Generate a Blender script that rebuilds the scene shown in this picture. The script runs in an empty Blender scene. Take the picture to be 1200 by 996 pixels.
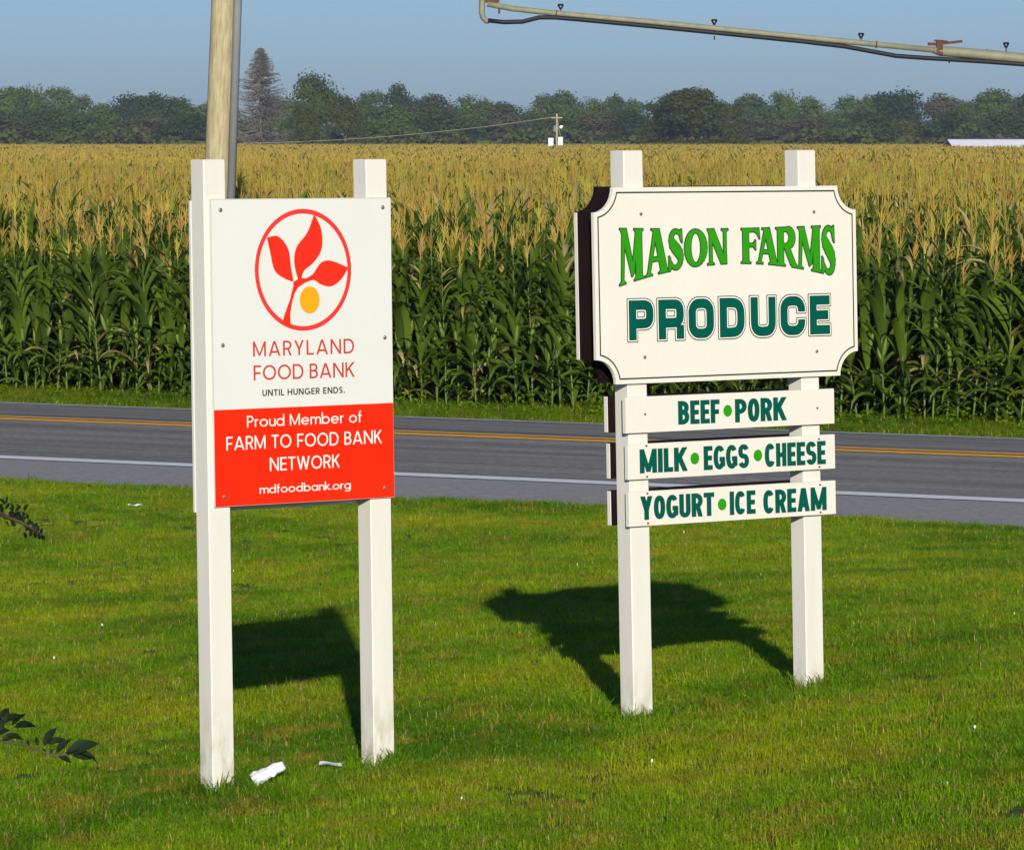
import bpy, math, random
import numpy as np
from mathutils import Vector, Matrix, Euler
from mathutils.geometry import delaunay_2d_cdt

R = math.radians
scene = bpy.context.scene
COL = scene.collection
random.seed(7)
PI = math.pi

# ------------------------------------------------------------------ camera
EYE = 2.544
cam_d = bpy.data.cameras.new('camera')
cam = bpy.data.objects.new('camera', cam_d)
COL.objects.link(cam)
cam.location = (0, 0, EYE)
cam.rotation_euler = (R(90) - math.atan(333 / 5600), 0, 0)
cam_d.sensor_width = 36
cam_d.lens = 168
cam_d.clip_start = 0.3
cam_d.clip_end = 6000
scene.camera = cam

# ------------------------------------------------------------------ light
SUN_EL = R(17.4)
sdir = Vector((0.060, -1.0, 0)).normalized() * math.cos(SUN_EL) + Vector((0, 0, math.sin(SUN_EL)))
world = bpy.data.worlds.new('World')
scene.world = world
world.use_nodes = True
wn = world.node_tree.nodes
wl = world.node_tree.links
bg = wn['Background']
sky = wn.new('ShaderNodeTexSky')
sky.sky_type = 'NISHITA'
sky.sun_disc = False
sky.sun_elevation = SUN_EL
sky.sun_rotation = math.atan2(sdir.x, sdir.y)
sky.air_density = 1.0
sky.dust_density = 0.6
sky.ozone_density = 4.0
hs = wn.new('ShaderNodeHueSaturation')
hs.inputs['Saturation'].default_value = 1.0
hs.inputs['Value'].default_value = 1.0
tint = wn.new('ShaderNodeMix'); tint.data_type = 'RGBA'; tint.blend_type = 'MULTIPLY'
tint.inputs[0].default_value = 1.0
tint.inputs[7].default_value = (0.46, 0.60, 0.95, 1)
wl.new(sky.outputs[0], hs.inputs['Color'])
wl.new(hs.outputs[0], tint.inputs[6])
wl.new(tint.outputs[2], bg.inputs[0])
bg.inputs[1].default_value = 0.096

sun_d = bpy.data.lights.new('sun', 'SUN')
sun_d.energy = 4.1
sun_d.angle = R(0.6)
sun_d.color = (1.0, 0.92, 0.78)
sun = bpy.data.objects.new('sun', sun_d)
COL.objects.link(sun)
sun.rotation_euler = (-sdir).to_track_quat('-Z', 'Y').to_euler()
sun.location = (20, -60, 40)

scene.view_settings.view_transform = 'Standard'
scene.view_settings.look = 'None'
scene.view_settings.exposure = 0.42
scene.view_settings.gamma = 1
scene.cycles.use_denoising = True
scene.cycles.max_bounces = 6
scene.cycles.diffuse_bounces = 3
scene.cycles.transparent_max_bounces = 8
scene.cycles.volume_bounces = 0
scene.cycles.sample_clamp_indirect = 6


# ------------------------------------------------------------------ materials
def mat(name, color, rough=0.7, var=None, vscale=3.0, vamt=0.5, bump=0.0, bscale=40.0,
        trans=0.0, rnd=None, spec=0.3, stretch=None, coord='Object', metal=0.0):
    m = bpy.data.materials.new(name)
    m.use_nodes = True
    nt = m.node_tree
    N, L = nt.nodes, nt.links
    b = N['Principled BSDF']
    b.inputs['Roughness'].default_value = rough
    b.inputs['Specular IOR Level'].default_value = spec
    b.inputs['Metallic'].default_value = metal
    b.inputs['Base Color'].default_value = (*color, 1)
    out = None
    tc = N.new('ShaderNodeTexCoord')
    src = tc.outputs[coord]
    if stretch:
        mp = N.new('ShaderNodeMapping')
        mp.inputs['Scale'].default_value = stretch
        L.new(src, mp.inputs[0]); src = mp.outputs[0]
    if var:
        nz = N.new('ShaderNodeTexNoise')
        nz.inputs['Scale'].default_value = vscale
        nz.inputs['Detail'].default_value = 5
        nz.inputs['Roughness'].default_value = 0.62
        L.new(src, nz.inputs[0])
        rp = N.new('ShaderNodeMapRange')
        rp.inputs[1].default_value = 0.5 - 0.25 * (1 / max(vamt, .1)) * .5
        rp.inputs[2].default_value = 0.5 + 0.25 * (1 / max(vamt, .1)) * .5
        L.new(nz.outputs[0], rp.inputs[0])
        mx = N.new('ShaderNodeMix'); mx.data_type = 'RGBA'
        mx.inputs[6].default_value = (*color, 1)
        mx.inputs[7].default_value = (*var, 1)
        L.new(rp.outputs[0], mx.inputs[0])
        out = mx.outputs[2]
    if rnd:
        oi = N.new('ShaderNodeObjectInfo')
        m2 = N.new('ShaderNodeMix'); m2.data_type = 'RGBA'
        if out: L.new(out, m2.inputs[6])
        else: m2.inputs[6].default_value = (*color, 1)
        m2.inputs[7].default_value = (*rnd, 1)
        pw = N.new('ShaderNodeMath'); pw.operation = 'POWER'; pw.inputs[1].default_value = 1.6
        L.new(oi.outputs['Random'], pw.inputs[0])
        L.new(pw.outputs[0], m2.inputs[0])
        out = m2.outputs[2]
    if out: L.new(out, b.inputs['Base Color'])
    if bump:
        n2 = N.new('ShaderNodeTexNoise'); n2.inputs['Scale'].default_value = bscale
        n2.inputs['Detail'].default_value = 4
        L.new(src, n2.inputs[0])
        bp = N.new('ShaderNodeBump'); bp.inputs['Strength'].default_value = bump
        bp.inputs['Distance'].default_value = 0.02
        L.new(n2.outputs[0], bp.inputs['Height'])
        L.new(bp.outputs[0], b.inputs['Normal'])
    if trans:
        tr = N.new('ShaderNodeBsdfTranslucent')
        if out: L.new(out, tr.inputs[0])
        else: tr.inputs[0].default_value = (*color, 1)
        ms = N.new('ShaderNodeMixShader'); ms.inputs[0].default_value = trans
        L.new(b.outputs[0], ms.inputs[1]); L.new(tr.outputs[0], ms.inputs[2])
        L.new(ms.outputs[0], N['Material Output'].inputs[0])
    return m


M = {}
M['white_post'] = mat('white_post_paint', (.68, .665, .59), .45, (.60, .58, .50), 2.2, .35, .10, 60, stretch=(6, 6, .6))
M['white_panel'] = mat('white_panel_paint', (.64, .65, .60), .4, (.60, .605, .555), 3, .3, .03, 30)
M['cream_panel'] = mat('cream_panel_paint', (.69, .665, .575), .45, (.65, .62, .53), 2.5, .3, .05, 45)
M['panel_back'] = mat('unpainted_dark_back', (.006, .003, .005), .8, (.011, .006, .006), 6, .5, spec=.08)
M['red_print'] = mat('red_print', (.74, .022, .003), .45, (.66, .018, .003), 4, .4, spec=.1)
M['red_letter'] = mat('red_lettering', (.48, .050, .035), .5)
M['red_ring'] = mat('red_ring_print', (.66, .035, .025), .5)
M['red_leaf'] = mat('red_leaf_print', (.74, .020, .005), .5)
M['yellow_print'] = mat('yellow_print', (.78, .32, .004), .5)
M['black_letter'] = mat('black_lettering', (.02, .02, .02), .5)
M['white_letter'] = mat('white_lettering', (.80, .78, .70), .5)
M['green_letter'] = mat('bright_green_lettering', (.018, .24, .004), .5, (.030, .28, .006), 5, .5, spec=.05)
M['teal_letter'] = mat('dark_teal_lettering', (.0006, .072, .050), .5, (.001, .088, .060), 8, .5, spec=.05)
M['cream_line'] = mat('cream_outline', (.81, .77, .66), .5)
M['dark_line'] = mat('dark_outline', (.012, .035, .02), .5)
M['bolt'] = mat('weathered_bolt', (.16, .14, .12), .45, (.30, .22, .15), 90, .5, metal=.5)
M['rust'] = mat('rusty_steel', (.075, .025, .018), .85, (.13, .06, .035), 9, .6, .3)
M['galv'] = mat('galvanised_pipe', (.165, .165, .105), .6, (.24, .235, .15), 6, .6, .15, 20, stretch=(1, 1, 1))
M['rubber'] = mat('black_rubber', (.012, .012, .015), .6)
M['wood_pole'] = mat('weathered_pole_wood', (.42, .37, .22), .85, (.27, .225, .12), 9, .8, .4, 24, stretch=(4, 4, .45))
M['pvc'] = mat('grey_conduit', (.23, .24, .25), .6, (.18, .19, .20), 3, .4)
M['grey_wood'] = mat('far_pole_wood', (.42, .36, .24), .9, (.28, .22, .14), 4, .5)
M['wire'] = mat('wire_metal', (.26, .25, .20), .6)
M['cabinet'] = mat('white_cabinet', (.75, .78, .82), .5, (.62, .66, .72), 3, .3)
M['lamp_white'] = mat('white_lamp_cover', (.8, .8, .78), .4)
M['barn_roof'] = mat('white_metal_roof', (.80, .80, .80), .5, (.70, .70, .72), .8, .4, .2, 6)
M['barn_red'] = mat('red_barn_boards', (.26, .06, .035), .8, (.20, .05, .03), 3, .5)
M['dark_eave'] = mat('dark_ridge_cap', (.03, .045, .10), .6)
M['paper'] = mat('crumpled_paper', (.76, .77, .80), .7, (.62, .62, .64), 14, .4, .2, 50)
M['clover'] = mat('white_clover_head', (.72, .70, .62), .8)
M['bark'] = mat('bark', (.07, .05, .035), .9, (.13, .10, .07), 5, .5, .5, 10)
M['dead_wood'] = mat('dead_spruce_wood', (.105, .096, .080), .9, (.155, .135, .10), 3, .5, .3, 10)

M['corn_leaf'] = mat('corn_leaf', (.070, .118, .010), .5, (.115, .170, .014), 1.6, .6, trans=.25, rnd=(.034, .066, .008), spec=.3, coord='Object')
M['corn_leaf_dry'] = mat('corn_leaf_yellowing', (.27, .26, .08), .7, (.36, .26, .10), 5, .5, trans=.2)
M['corn_stalk'] = mat('corn_stalk', (.105, .155, .030), .55, (.065, .11, .02), 5, .5)
M['corn_husk'] = mat('corn_husk', (.15, .21, .03), .6, (.10, .16, .02), 8, .5, trans=.1)
M['corn_silk'] = mat('corn_silk', (.10, .05, .02), .8)
M['tassel'] = mat('corn_tassel', (.40, .31, .035), .75, (.31, .29, .045), 2, .5, trans=.12, rnd=(.36, .22, .045))
M['tassel_red'] = mat('corn_tassel_reddish', (.33, .20, .055), .75, (.26, .15, .05), 6, .5, trans=.1, rnd=(.38, .28, .05))
M['leaf_dark'] = mat('dark_shrub_leaf', (.009, .018, .007), .6, (.016, .028, .010), 20, .5, spec=.12, trans=.08)


def grass_material(name, dry=1.0, verge=False):
    m = bpy.data.materials.new(name)
    m.use_nodes = True
    nt = m.node_tree; N, L = nt.nodes, nt.links
    b = N['Principled BSDF']
    b.inputs['Roughness'].default_value = .6
    b.inputs['Specular IOR Level'].default_value = .06
    ge = N.new('ShaderNodeNewGeometry')
    sep = N.new('ShaderNodeSeparateXYZ'); L.new(ge.outputs['Position'], sep.inputs[0])
    cb = N.new('ShaderNodeCombineXYZ')
    L.new(sep.outputs[0], cb.inputs[0]); L.new(sep.outputs[1], cb.inputs[1])
    n1 = N.new('ShaderNodeTexNoise'); n1.inputs['Scale'].default_value = .42; n1.inputs['Detail'].default_value = 4
    n1.inputs['Roughness'].default_value = .6
    L.new(cb.outputs[0], n1.inputs[0])
    n2 = N.new('ShaderNodeTexNoise'); n2.inputs['Scale'].default_value = 2.6; n2.inputs['Detail'].default_value = 4
    L.new(cb.outputs[0], n2.inputs[0])
    c1 = N.new('ShaderNodeValToRGB')
    c1.color_ramp.elements[0].position = .36; c1.color_ramp.elements[0].color = (.080, .195, .004, 1)
    c1.color_ramp.elements[1].position = .68; c1.color_ramp.elements[1].color = (.305, .370, .006, 1)
    e = c1.color_ramp.elements.new(.50); e.color = (.165, .300, .005, 1)
    L.new(n1.outputs[0], c1.inputs[0])
    c2 = N.new('ShaderNodeValToRGB')
    c2.color_ramp.elements[0].position = .50; c2.color_ramp.elements[0].color = (0, 0, 0, 1)
    c2.color_ramp.elements[1].position = .78; c2.color_ramp.elements[1].color = (dry, dry, dry, 1)
    L.new(n2.outputs[0], c2.inputs[0])
    mx = N.new('ShaderNodeMix'); mx.data_type = 'RGBA'
    mx.inputs[7].default_value = (.36, .27, .03, 1)
    L.new(c2.outputs[0], mx.inputs[0]); L.new(c1.outputs[0], mx.inputs[6])
    oi = N.new('ShaderNodeObjectInfo')
    hsv = N.new('ShaderNodeHueSaturation')
    mr = N.new('ShaderNodeMapRange'); mr.inputs[3].default_value = .72; mr.inputs[4].default_value = 1.22
    L.new(oi.outputs['Random'], mr.inputs[0]); L.new(mr.outputs[0], hsv.inputs['Value'])
    L.new(mx.outputs[2], hsv.inputs['Color'])
    col = hsv.outputs[0]
    if verge:
        mv = N.new('ShaderNodeMix'); mv.data_type = 'RGBA'; mv.inputs[0].default_value = .5
        mv.inputs[7].default_value = (.06, .11, .008, 1)
        L.new(col, mv.inputs[6]); col = mv.outputs[2]
    L.new(col, b.inputs['Base Color'])
    tr = N.new('ShaderNodeBsdfTranslucent'); L.new(col, tr.inputs[0])
    ms = N.new('ShaderNodeMixShader'); ms.inputs[0].default_value = .35
    L.new(b.outputs[0], ms.inputs[1]); L.new(tr.outputs[0], ms.inputs[2])
    L.new(ms.outputs[0], N['Material Output'].inputs[0])
    return m


M['grass'] = grass_material('lawn_grass')
M['verge'] = grass_material('verge_grass', .6, True)
M['straw'] = mat('dry_grass_blade', (.38, .29, .09), .8, (.28, .20, .06), 9, .5)


# ------------------------------------------------------------------ mesh builder
class MB:
    def __init__(s):
        s.v = []; s.f = []; s.m = []; s.mi = 0
    def add(s, vs, fs, mi=None):
        o = len(s.v); s.v += [tuple(p) for p in vs]
        s.f += [tuple(i + o for i in f) for f in fs]
        s.m += [s.mi if mi is None else mi] * len(fs)
    def box(s, c, d, rot=None, mi=None, bev=0):
        x, y, z = d[0] / 2, d[1] / 2, d[2] / 2
        if bev:
            b = bev; vs = []
            for zz, k in ((-z, b), (-z + b, 0), (z - b, 0), (z, b)):
                X, Y = x - k, y - k
                vs += [(-X + b, -Y, zz), (X - b, -Y, zz), (X, -Y + b, zz), (X, Y - b, zz), (X - b, Y, zz), (-X + b, Y, zz), (-X, Y - b, zz), (-X, -Y + b, zz)]
            fs = [tuple(range(7, -1, -1)), tuple(range(24, 32))]
            for r in range(3):
                for i in range(8):
                    a = r * 8 + i; b2 = r * 8 + (i + 1) % 8
                    fs.append((a, b2, b2 + 8, a + 8))
        else:
            vs = [(-x, -y, -z), (x, -y, -z), (x, y, -z), (-x, y, -z), (-x, -y, z), (x, -y, z), (x, y, z), (-x, y, z)]
            fs = [(3, 2, 1, 0), (4, 5, 6, 7), (0, 1, 5, 4), (1, 2, 6, 5), (2, 3, 7, 6), (3, 0, 4, 7)]
        c = Vector(c)
        vs = [((rot @ Vector(p)) if rot else Vector(p)) + c for p in vs]
        s.add(vs, fs, mi)
    def tube(s, pts, rad, n=8, cap=True, mi=None):
        pts = [Vector(p) for p in pts]
        if not hasattr(rad, '__len__'): rad = [rad] * len(pts)
        vs = []; up = None
        for i, p in enumerate(pts):
            t = (pts[min(i + 1, len(pts) - 1)] - pts[max(i - 1, 0)]).normalized()
            if up is None:
                a = Vector((0, 0, 1)) if abs(t.z) < .9 else Vector((1, 0, 0))
                up = t.cross(a).normalized()
            else:
                up = (up - t * up.dot(t)).normalized()
            w = t.cross(up)
            for k in range(n):
                an = 2 * PI * k / n
                vs.append(p + (up * math.cos(an) + w * math.sin(an)) * rad[i])
        fs = []
        for i in range(len(pts) - 1):
            for k in range(n):
                a = i * n + k; b = i * n + (k + 1) % n
                fs.append((a, b, b + n, a + n))
        if cap:
            fs.append(tuple(range(n - 1, -1, -1)))
            fs.append(tuple(range((len(pts) - 1) * n, len(pts) * n)))
        s.add(vs, fs, mi)
    def merge(s, o, mtx=None, mimap=None):
        vs = [mtx @ Vector(p) for p in o.v] if mtx else o.v
        off = len(s.v); s.v += [tuple(p) for p in vs]
        s.f += [tuple(i + off for i in f) for f in o.f]
        s.m += [(mimap[k] if mimap else k) for k in o.m]
    def mesh(s, name, mats, smooth=False):
        me = bpy.data.meshes.new(name)
        me.from_pydata([tuple(p) for p in s.v], [], s.f)
        for m in (mats if isinstance(mats, (list, tuple)) else [mats]):
            me.materials.append(m)
        if any(s.m):
            me.polygons.foreach_set('material_index', s.m)
        if smooth:
            me.polygons.foreach_set('use_smooth', [True] * len(me.polygons))
        me.update()
        return me
    def build(s, name, mats, parent=None, smooth=False):
        return link(name, s.mesh(name, mats, smooth), parent)


def link(name, me, parent=None):
    o = bpy.data.objects.new(name, me)
    COL.objects.link(o)
    if parent: o.parent = parent
    return o

def tag(o, label=None, cat=None, group=None, kind=None):
    if label: o['label'] = label
    if cat: o['category'] = cat
    if group: o['group'] = group
    if kind: o['kind'] = kind
    return o

def empty(name, loc=(0, 0, 0), rot=(0, 0, 0)):
    o = bpy.data.objects.new(name, None)
    COL.objects.link(o); o.location = loc; o.rotation_euler = rot
    o.empty_display_size = .1
    return o


# ------------------------------------------------------------------ terrain
A_R = R(31.2)
RD = Vector((math.cos(A_R), -math.sin(A_R)))    # along the road, towards the right and nearer
RN = Vector((math.sin(A_R), math.cos(A_R)))     # across the road, away from the viewer
ROAD_Z = -0.456

def road_uv(x, y):
    return x * RD.x + (y - 42.3) * RD.y, x * RN.x + (y - 42.3) * RN.y
def road_xy(u, v):
    return u * RD.x + v * RN.x, 42.3 + u * RD.y + v * RN.y
def sm(t):
    t = max(0., min(1., t)); return t * t * (3 - 2 * t)
PROF = [(0, 0), (1.2, .015), (3.2, .085), (5.0, .13), (9, .225), (11, .31), (13, .40), (15, .452), (18.4, .468), (26, .50), (60, .6)]
def prof(s):
    if s <= 0: return 0
    for (a, b), (c, d) in zip(PROF, PROF[1:]):
        if s <= c: return b + (d - b) * (s - a) / (c - a)
    return PROF[-1][1]
def gz(x, y):
    u, v = road_uv(x, y)
    if v > 8.2: return ROAD_Z - .05 - .03 * sm((v - 8.2) / 1.2)
    if v > -2.0: return ROAD_Z - .16
    s = -2.0 - v
    z = ROAD_Z - .075 + .045 * sm(s / .3)+ prof(s)
    xx = max(-5, min(5, x))
    z += .088 * (xx + 1.19) * sm(s / 12)
    z -= .048 * sm(s / 5)
    z += .012 * math.sin(x * 1.1 + y * .7) * sm(s / 4) * math.sin(y * .45 + 1)
    return z

def graded(a, b, step, out, growth=1.35):
    xs = list(np.arange(a, b + 1e-6, step)); d = step
    lo = []; x = a
    while x > out[0]:
        d *= growth; x -= d; lo.append(max(x, out[0]))
    d = step; hi = []; x = b
    while x < out[1]:
        d *= growth; x += d; hi.append(min(x, out[1]))
    return lo[::-1] + xs + hi

# lawn mats -> ground material: soil and thatch, lawn colour, field soil
def ground_material():
    m = bpy.data.materials.new('ground_soil_and_turf'); m.use_nodes = True
    N, L = m.node_tree.nodes, m.node_tree.links
    b = N['Principled BSDF']; b.inputs['Roughness'].default_value = .95; b.inputs['Specular IOR Level'].default_value = .1
    ge = N.new('ShaderNodeNewGeometry')
    n1 = N.new('ShaderNodeTexNoise'); n1.inputs['Scale'].default_value = 14; n1.inputs['Detail'].default_value = 6
    L.new(ge.outputs['Position'], n1.inputs[0])
    c = N.new('ShaderNodeValToRGB')
    c.color_ramp.elements[0].position = .35; c.color_ramp.elements[0].color = (.035, .060, .008, 1)
    c.color_ramp.elements[1].position = .7; c.color_ramp.elements[1].color = (.115, .150, .014, 1)
    L.new(n1.outputs[0], c.inputs[0])
    # beyond the road: brown soil
    sp = N.new('ShaderNodeVectorMath'); sp.operation = 'DOT_PRODUCT'
    sp.inputs[1].default_value = (RN.x, RN.y, 0)
    L.new(ge.outputs['Position'], sp.inputs[0])
    mr = N.new('ShaderNodeMapRange'); mr.inputs[1].default_value = 42.3 * RN.y + 9.6; mr.inputs[2].default_value = 42.3 * RN.y + 10.6
    L.new(sp.outputs['Value'], mr.inputs[0])
    mx = N.new('ShaderNodeMix'); mx.data_type = 'RGBA'; mx.inputs[7].default_value = (.085, .062, .035, 1)
    L.new(mr.outputs[0], mx.inputs[0]); L.new(c.outputs[0], mx.inputs[6])
    L.new(mx.outputs[2], b.inputs['Base Color'])
    return m

gx = graded(-14, 14, .4, (-560, 560)); gy = graded(8, 60, .4, (-80, 1700))
me_v = []; me_f = []
for y in gy:
    for x in gx: me_v.append((x, y, gz(x, y)))
nx = len(gx)
for j in range(len(gy) - 1):
    for i in range(nx - 1):
        a = j * nx + i; me_f.append((a, a + 1, a + nx + 1, a + nx))
g = MB(); g.add(me_v, me_f)
ground = g.build('ground', ground_material(), smooth=True)
tag(ground, 'rolling lawn and farm field ground under grass and corn', kind='structure')

# ------------------------------------------------------------------ road
def asphalt(name, base, light, lanes):
    m = bpy.data.materials.new(name); m.use_nodes = True
    N, L = m.node_tree.nodes, m.node_tree.links
    b = N['Principled BSDF']; b.inputs['Roughness'].default_value = .85; b.inputs['Specular IOR Level'].default_value = .25
    tc = N.new('ShaderNodeTexCoord')
    n1 = N.new('ShaderNodeTexNoise'); n1.inputs['Scale'].default_value = 16; n1.inputs['Detail'].default_value = 8; n1.inputs['Roughness'].default_value = .75
    L.new(tc.outputs['Object'], n1.inputs[0])
    c = N.new('ShaderNodeValToRGB')
    c.color_ramp.elements[0].position = .3; c.color_ramp.elements[0].color = (*base, 1)
    c.color_ramp.elements[1].position = .72; c.color_ramp.elements[1].color = (*light, 1)
    L.new(n1.outputs[0], c.inputs[0])
    out = c.outputs[0]
    if lanes:
        mp = N.new('ShaderNodeMapping'); mp.inputs['Scale'].default_value = (.05, 1.9, 1)
        L.new(tc.outputs['Object'], mp.inputs[0])
        n2 = N.new('ShaderNodeTexNoise'); n2.inputs['Scale'].default_value = 1.0; n2.inputs['Detail'].default_value = 3
        L.new(mp.outputs[0], n2.inputs[0])
        mr = N.new('ShaderNodeMapRange'); mr.inputs[1].default_value = .35; mr.inputs[2].default_value = .65
        mr.inputs[3].default_value = .66; mr.inputs[4].default_value = 1.26
        L.new(n2.outputs[0], mr.inputs[0])
        h = N.new('ShaderNodeHueSaturation'); L.new(out, h.inputs['Color']); L.new(mr.outputs[0], h.inputs['Value'])
        out = h.outputs[0]
    L.new(out, b.inputs['Base Color'])
    bp = N.new('ShaderNodeBump'); bp.inputs['Strength'].default_value = .5; bp.inputs['Distance'].default_value = .01
    n3 = N.new('ShaderNodeTexNoise'); n3.inputs['Scale'].default_value = 90
    L.new(tc.outputs['Object'], n3.inputs[0]); L.new(n3.outputs[0], bp.inputs['Height']); L.new(bp.outputs[0], b.inputs['Normal'])
    return m

CROWN = .107
def rz(v):
    if v < 0: return .035 * v * .6
    if v > 7.6: return -.03 * (v - 7.6)
    k = abs(v - 3.8) / 3.8
    return CROWN * (1 - k ** 1.25)

def road_strip(name, v0, v1, mtl, dz, nv=1, us=None, edge=0.0, thick=0.0):
    us = us or list(np.arange(-320, 121, 5.0)) 
    mb = MB(); rng = random.Random(5)
    rows = []
    for u in us:
        row = []
        for k in range(nv + 1):
            v = v0 + (v1 - v0) * k / nv
            if edge and k == 0: v += rng.uniform(-edge, edge)
            row.append((u, v, rz(v) + dz))
        rows.append(row)
    vs = [p for r in rows for p in r]; n = nv + 1
    fs = [(i * n + k, (i + 1) * n + k, (i + 1) * n + k + 1, i * n + k + 1) for i in range(len(rows) - 1) for k in range(nv)]
    mb.add(vs, fs)
    if thick:
        o = len(mb.v)
        for kk in (0, nv):
            o = len(mb.v)
            vs2 = []
            for r in rows:
                p = r[kk]; vs2 += [p, (p[0], p[1], p[2] - thick)]
            mb.add(vs2, [(2 * i, 2 * i + 1, 2 * i + 3, 2 * i + 2) for i in range(len(rows) - 1)])
    o = mb.build(name, mtl)
    o.location = (0, 42.3, ROAD_Z); o.rotation_euler = (0, 0, -A_R)
    o['kind'] = 'structure'
    return o

fine = [float(u) for u in np.arange(-60, 40.1, .5)]
allu = [-320., -200., -120., -90.] + fine + [60., 90., 120.]
o = road_strip('road', 0.0, 7.9, asphalt('lane_asphalt', (.128, .120, .098), (.28, .262, .215), True), 0, 24, allu, thick=.3)
o['label'] = 'two lane grey asphalt road between lawn and cornfield'
o = road_strip('road_shoulder', -2.15, 0.0, asphalt('shoulder_asphalt', (.20, .188, .162), (.36, .338, .295), False), -.003, 6, allu, edge=.10, thick=.3)
o['label'] = 'lighter grey paved shoulder along the near side of the road'
paint_w = mat('road_paint_white', (.76, .76, .70), .7, (.58, .58, .54), 7, .5)
paint_y = mat('road_paint_yellow', (.88, .42, .010), .7, (.72, .33, .015), 7, .5)
for nm, a, b, m_, lb in (('edge_line', -.10, .15, paint_w, 'white edge line on the near side of the road'),
                         ('edge_line', 7.46, 7.63, paint_w, 'thin white edge line on the far side of the road'),
                         ('centre_line', 3.53, 3.74, paint_y, 'nearer of the double yellow centre lines'),
                         ('centre_line', 3.87, 4.08, paint_y, 'farther of the double yellow centre lines')):
    o = road_strip(nm, a, b, m_, .005, 1, allu)
    o['label'] = lb


# ------------------------------------------------------------------ flat lettering engine
def union2d(polys):
    vs = []; fs = []
    for p in polys:
        a = sum(p[i][0] * p[(i + 1) % len(p)][1] - p[(i + 1) % len(p)][0] * p[i][1] for i in range(len(p)))
        if abs(a) < 1e-9: continue
        if a < 0: p = p[::-1]
        o = len(vs); vs += [Vector(q) for q in p]; fs.append(list(range(o, o + len(p))))
    V, E_, F, ov, oe, of = delaunay_2d_cdt(vs, [], fs, 0, 1e-4)
    BB = [(min(p[0] for p in q), max(p[0] for p in q), min(p[1] for p in q), max(p[1] for p in q), q) for q in polys]
    def inside(x, y):
        for a, b, c, d, q in BB:
            if x < a or x > b or y < c or y > d: continue
            w = 0; n = len(q)
            for i in range(n):
                x0, y0 = q[i][0], q[i][1]; x1, y1 = q[(i + 1) % n][0], q[(i + 1) % n][1]
                if (y0 > y) != (y1 > y):
                    if x < x0 + (y - y0) * (x1 - x0) / (y1 - y0): w += 1
            if w % 2: return True
        return False
    tris = [f for f in F if inside(sum(V[i].x for i in f) / len(f), sum(V[i].y for i in f) / len(f))]
    return [(p.x, p.y) for p in V], tris

def spath(pts, t, closed=False):
    """stroke a path with mitred joints -> quads"""
    P = [Vector(p) for p in pts]; n = len(P); h = t / 2
    L_, Rr = [], []
    for i in range(n):
        if closed: a, b = P[i - 1], P[(i + 1) % n]
        else: a, b = P[max(i - 1, 0)], P[min(i + 1, n - 1)]
        d1 = (P[i] - a); d2 = (b - P[i])
        if d1.length < 1e-7: d1 = d2
        if d2.length < 1e-7: d2 = d1
        d1 = d1.normalized(); d2 = d2.normalized()
        n1 = Vector((-d1.y, d1.x)); n2 = Vector((-d2.y, d2.x))
        mm = (n1 + n2)
        mm = mm.normalized() if mm.length > 1e-6 else n1
        k = h / max(.45, mm.dot(n1))
        L_.append(P[i] + mm * k); Rr.append(P[i] - mm * k)
    out = []
    for i in range(n if closed else n - 1):
        j = (i + 1) % n
        out.append([tuple(Rr[i]), tuple(Rr[j]), tuple(L_[j]), tuple(L_[i])])
    return out

def arc(cx, cy, rx, ry, a0, a1, n=14, ex=1.0):
    o = []
    for i in range(n + 1):
        a = R(a0 + (a1 - a0) * i / n)
        c, s_ = math.cos(a), math.sin(a)
        o.append((cx + rx * math.copysign(abs(c) ** ex, c), cy + ry * math.copysign(abs(s_) ** ex, s_)))
    return o

def diag(x0, y0, x1, y1, t):
    dx, dy = x1 - x0, y1 - y0
    hx = t / 2 * math.hypot(dx, dy) / abs(dy)
    return [(x0 - hx, y0), (x0 + hx, y0), (x1 + hx, y1), (x1 - hx, y1)]

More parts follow.
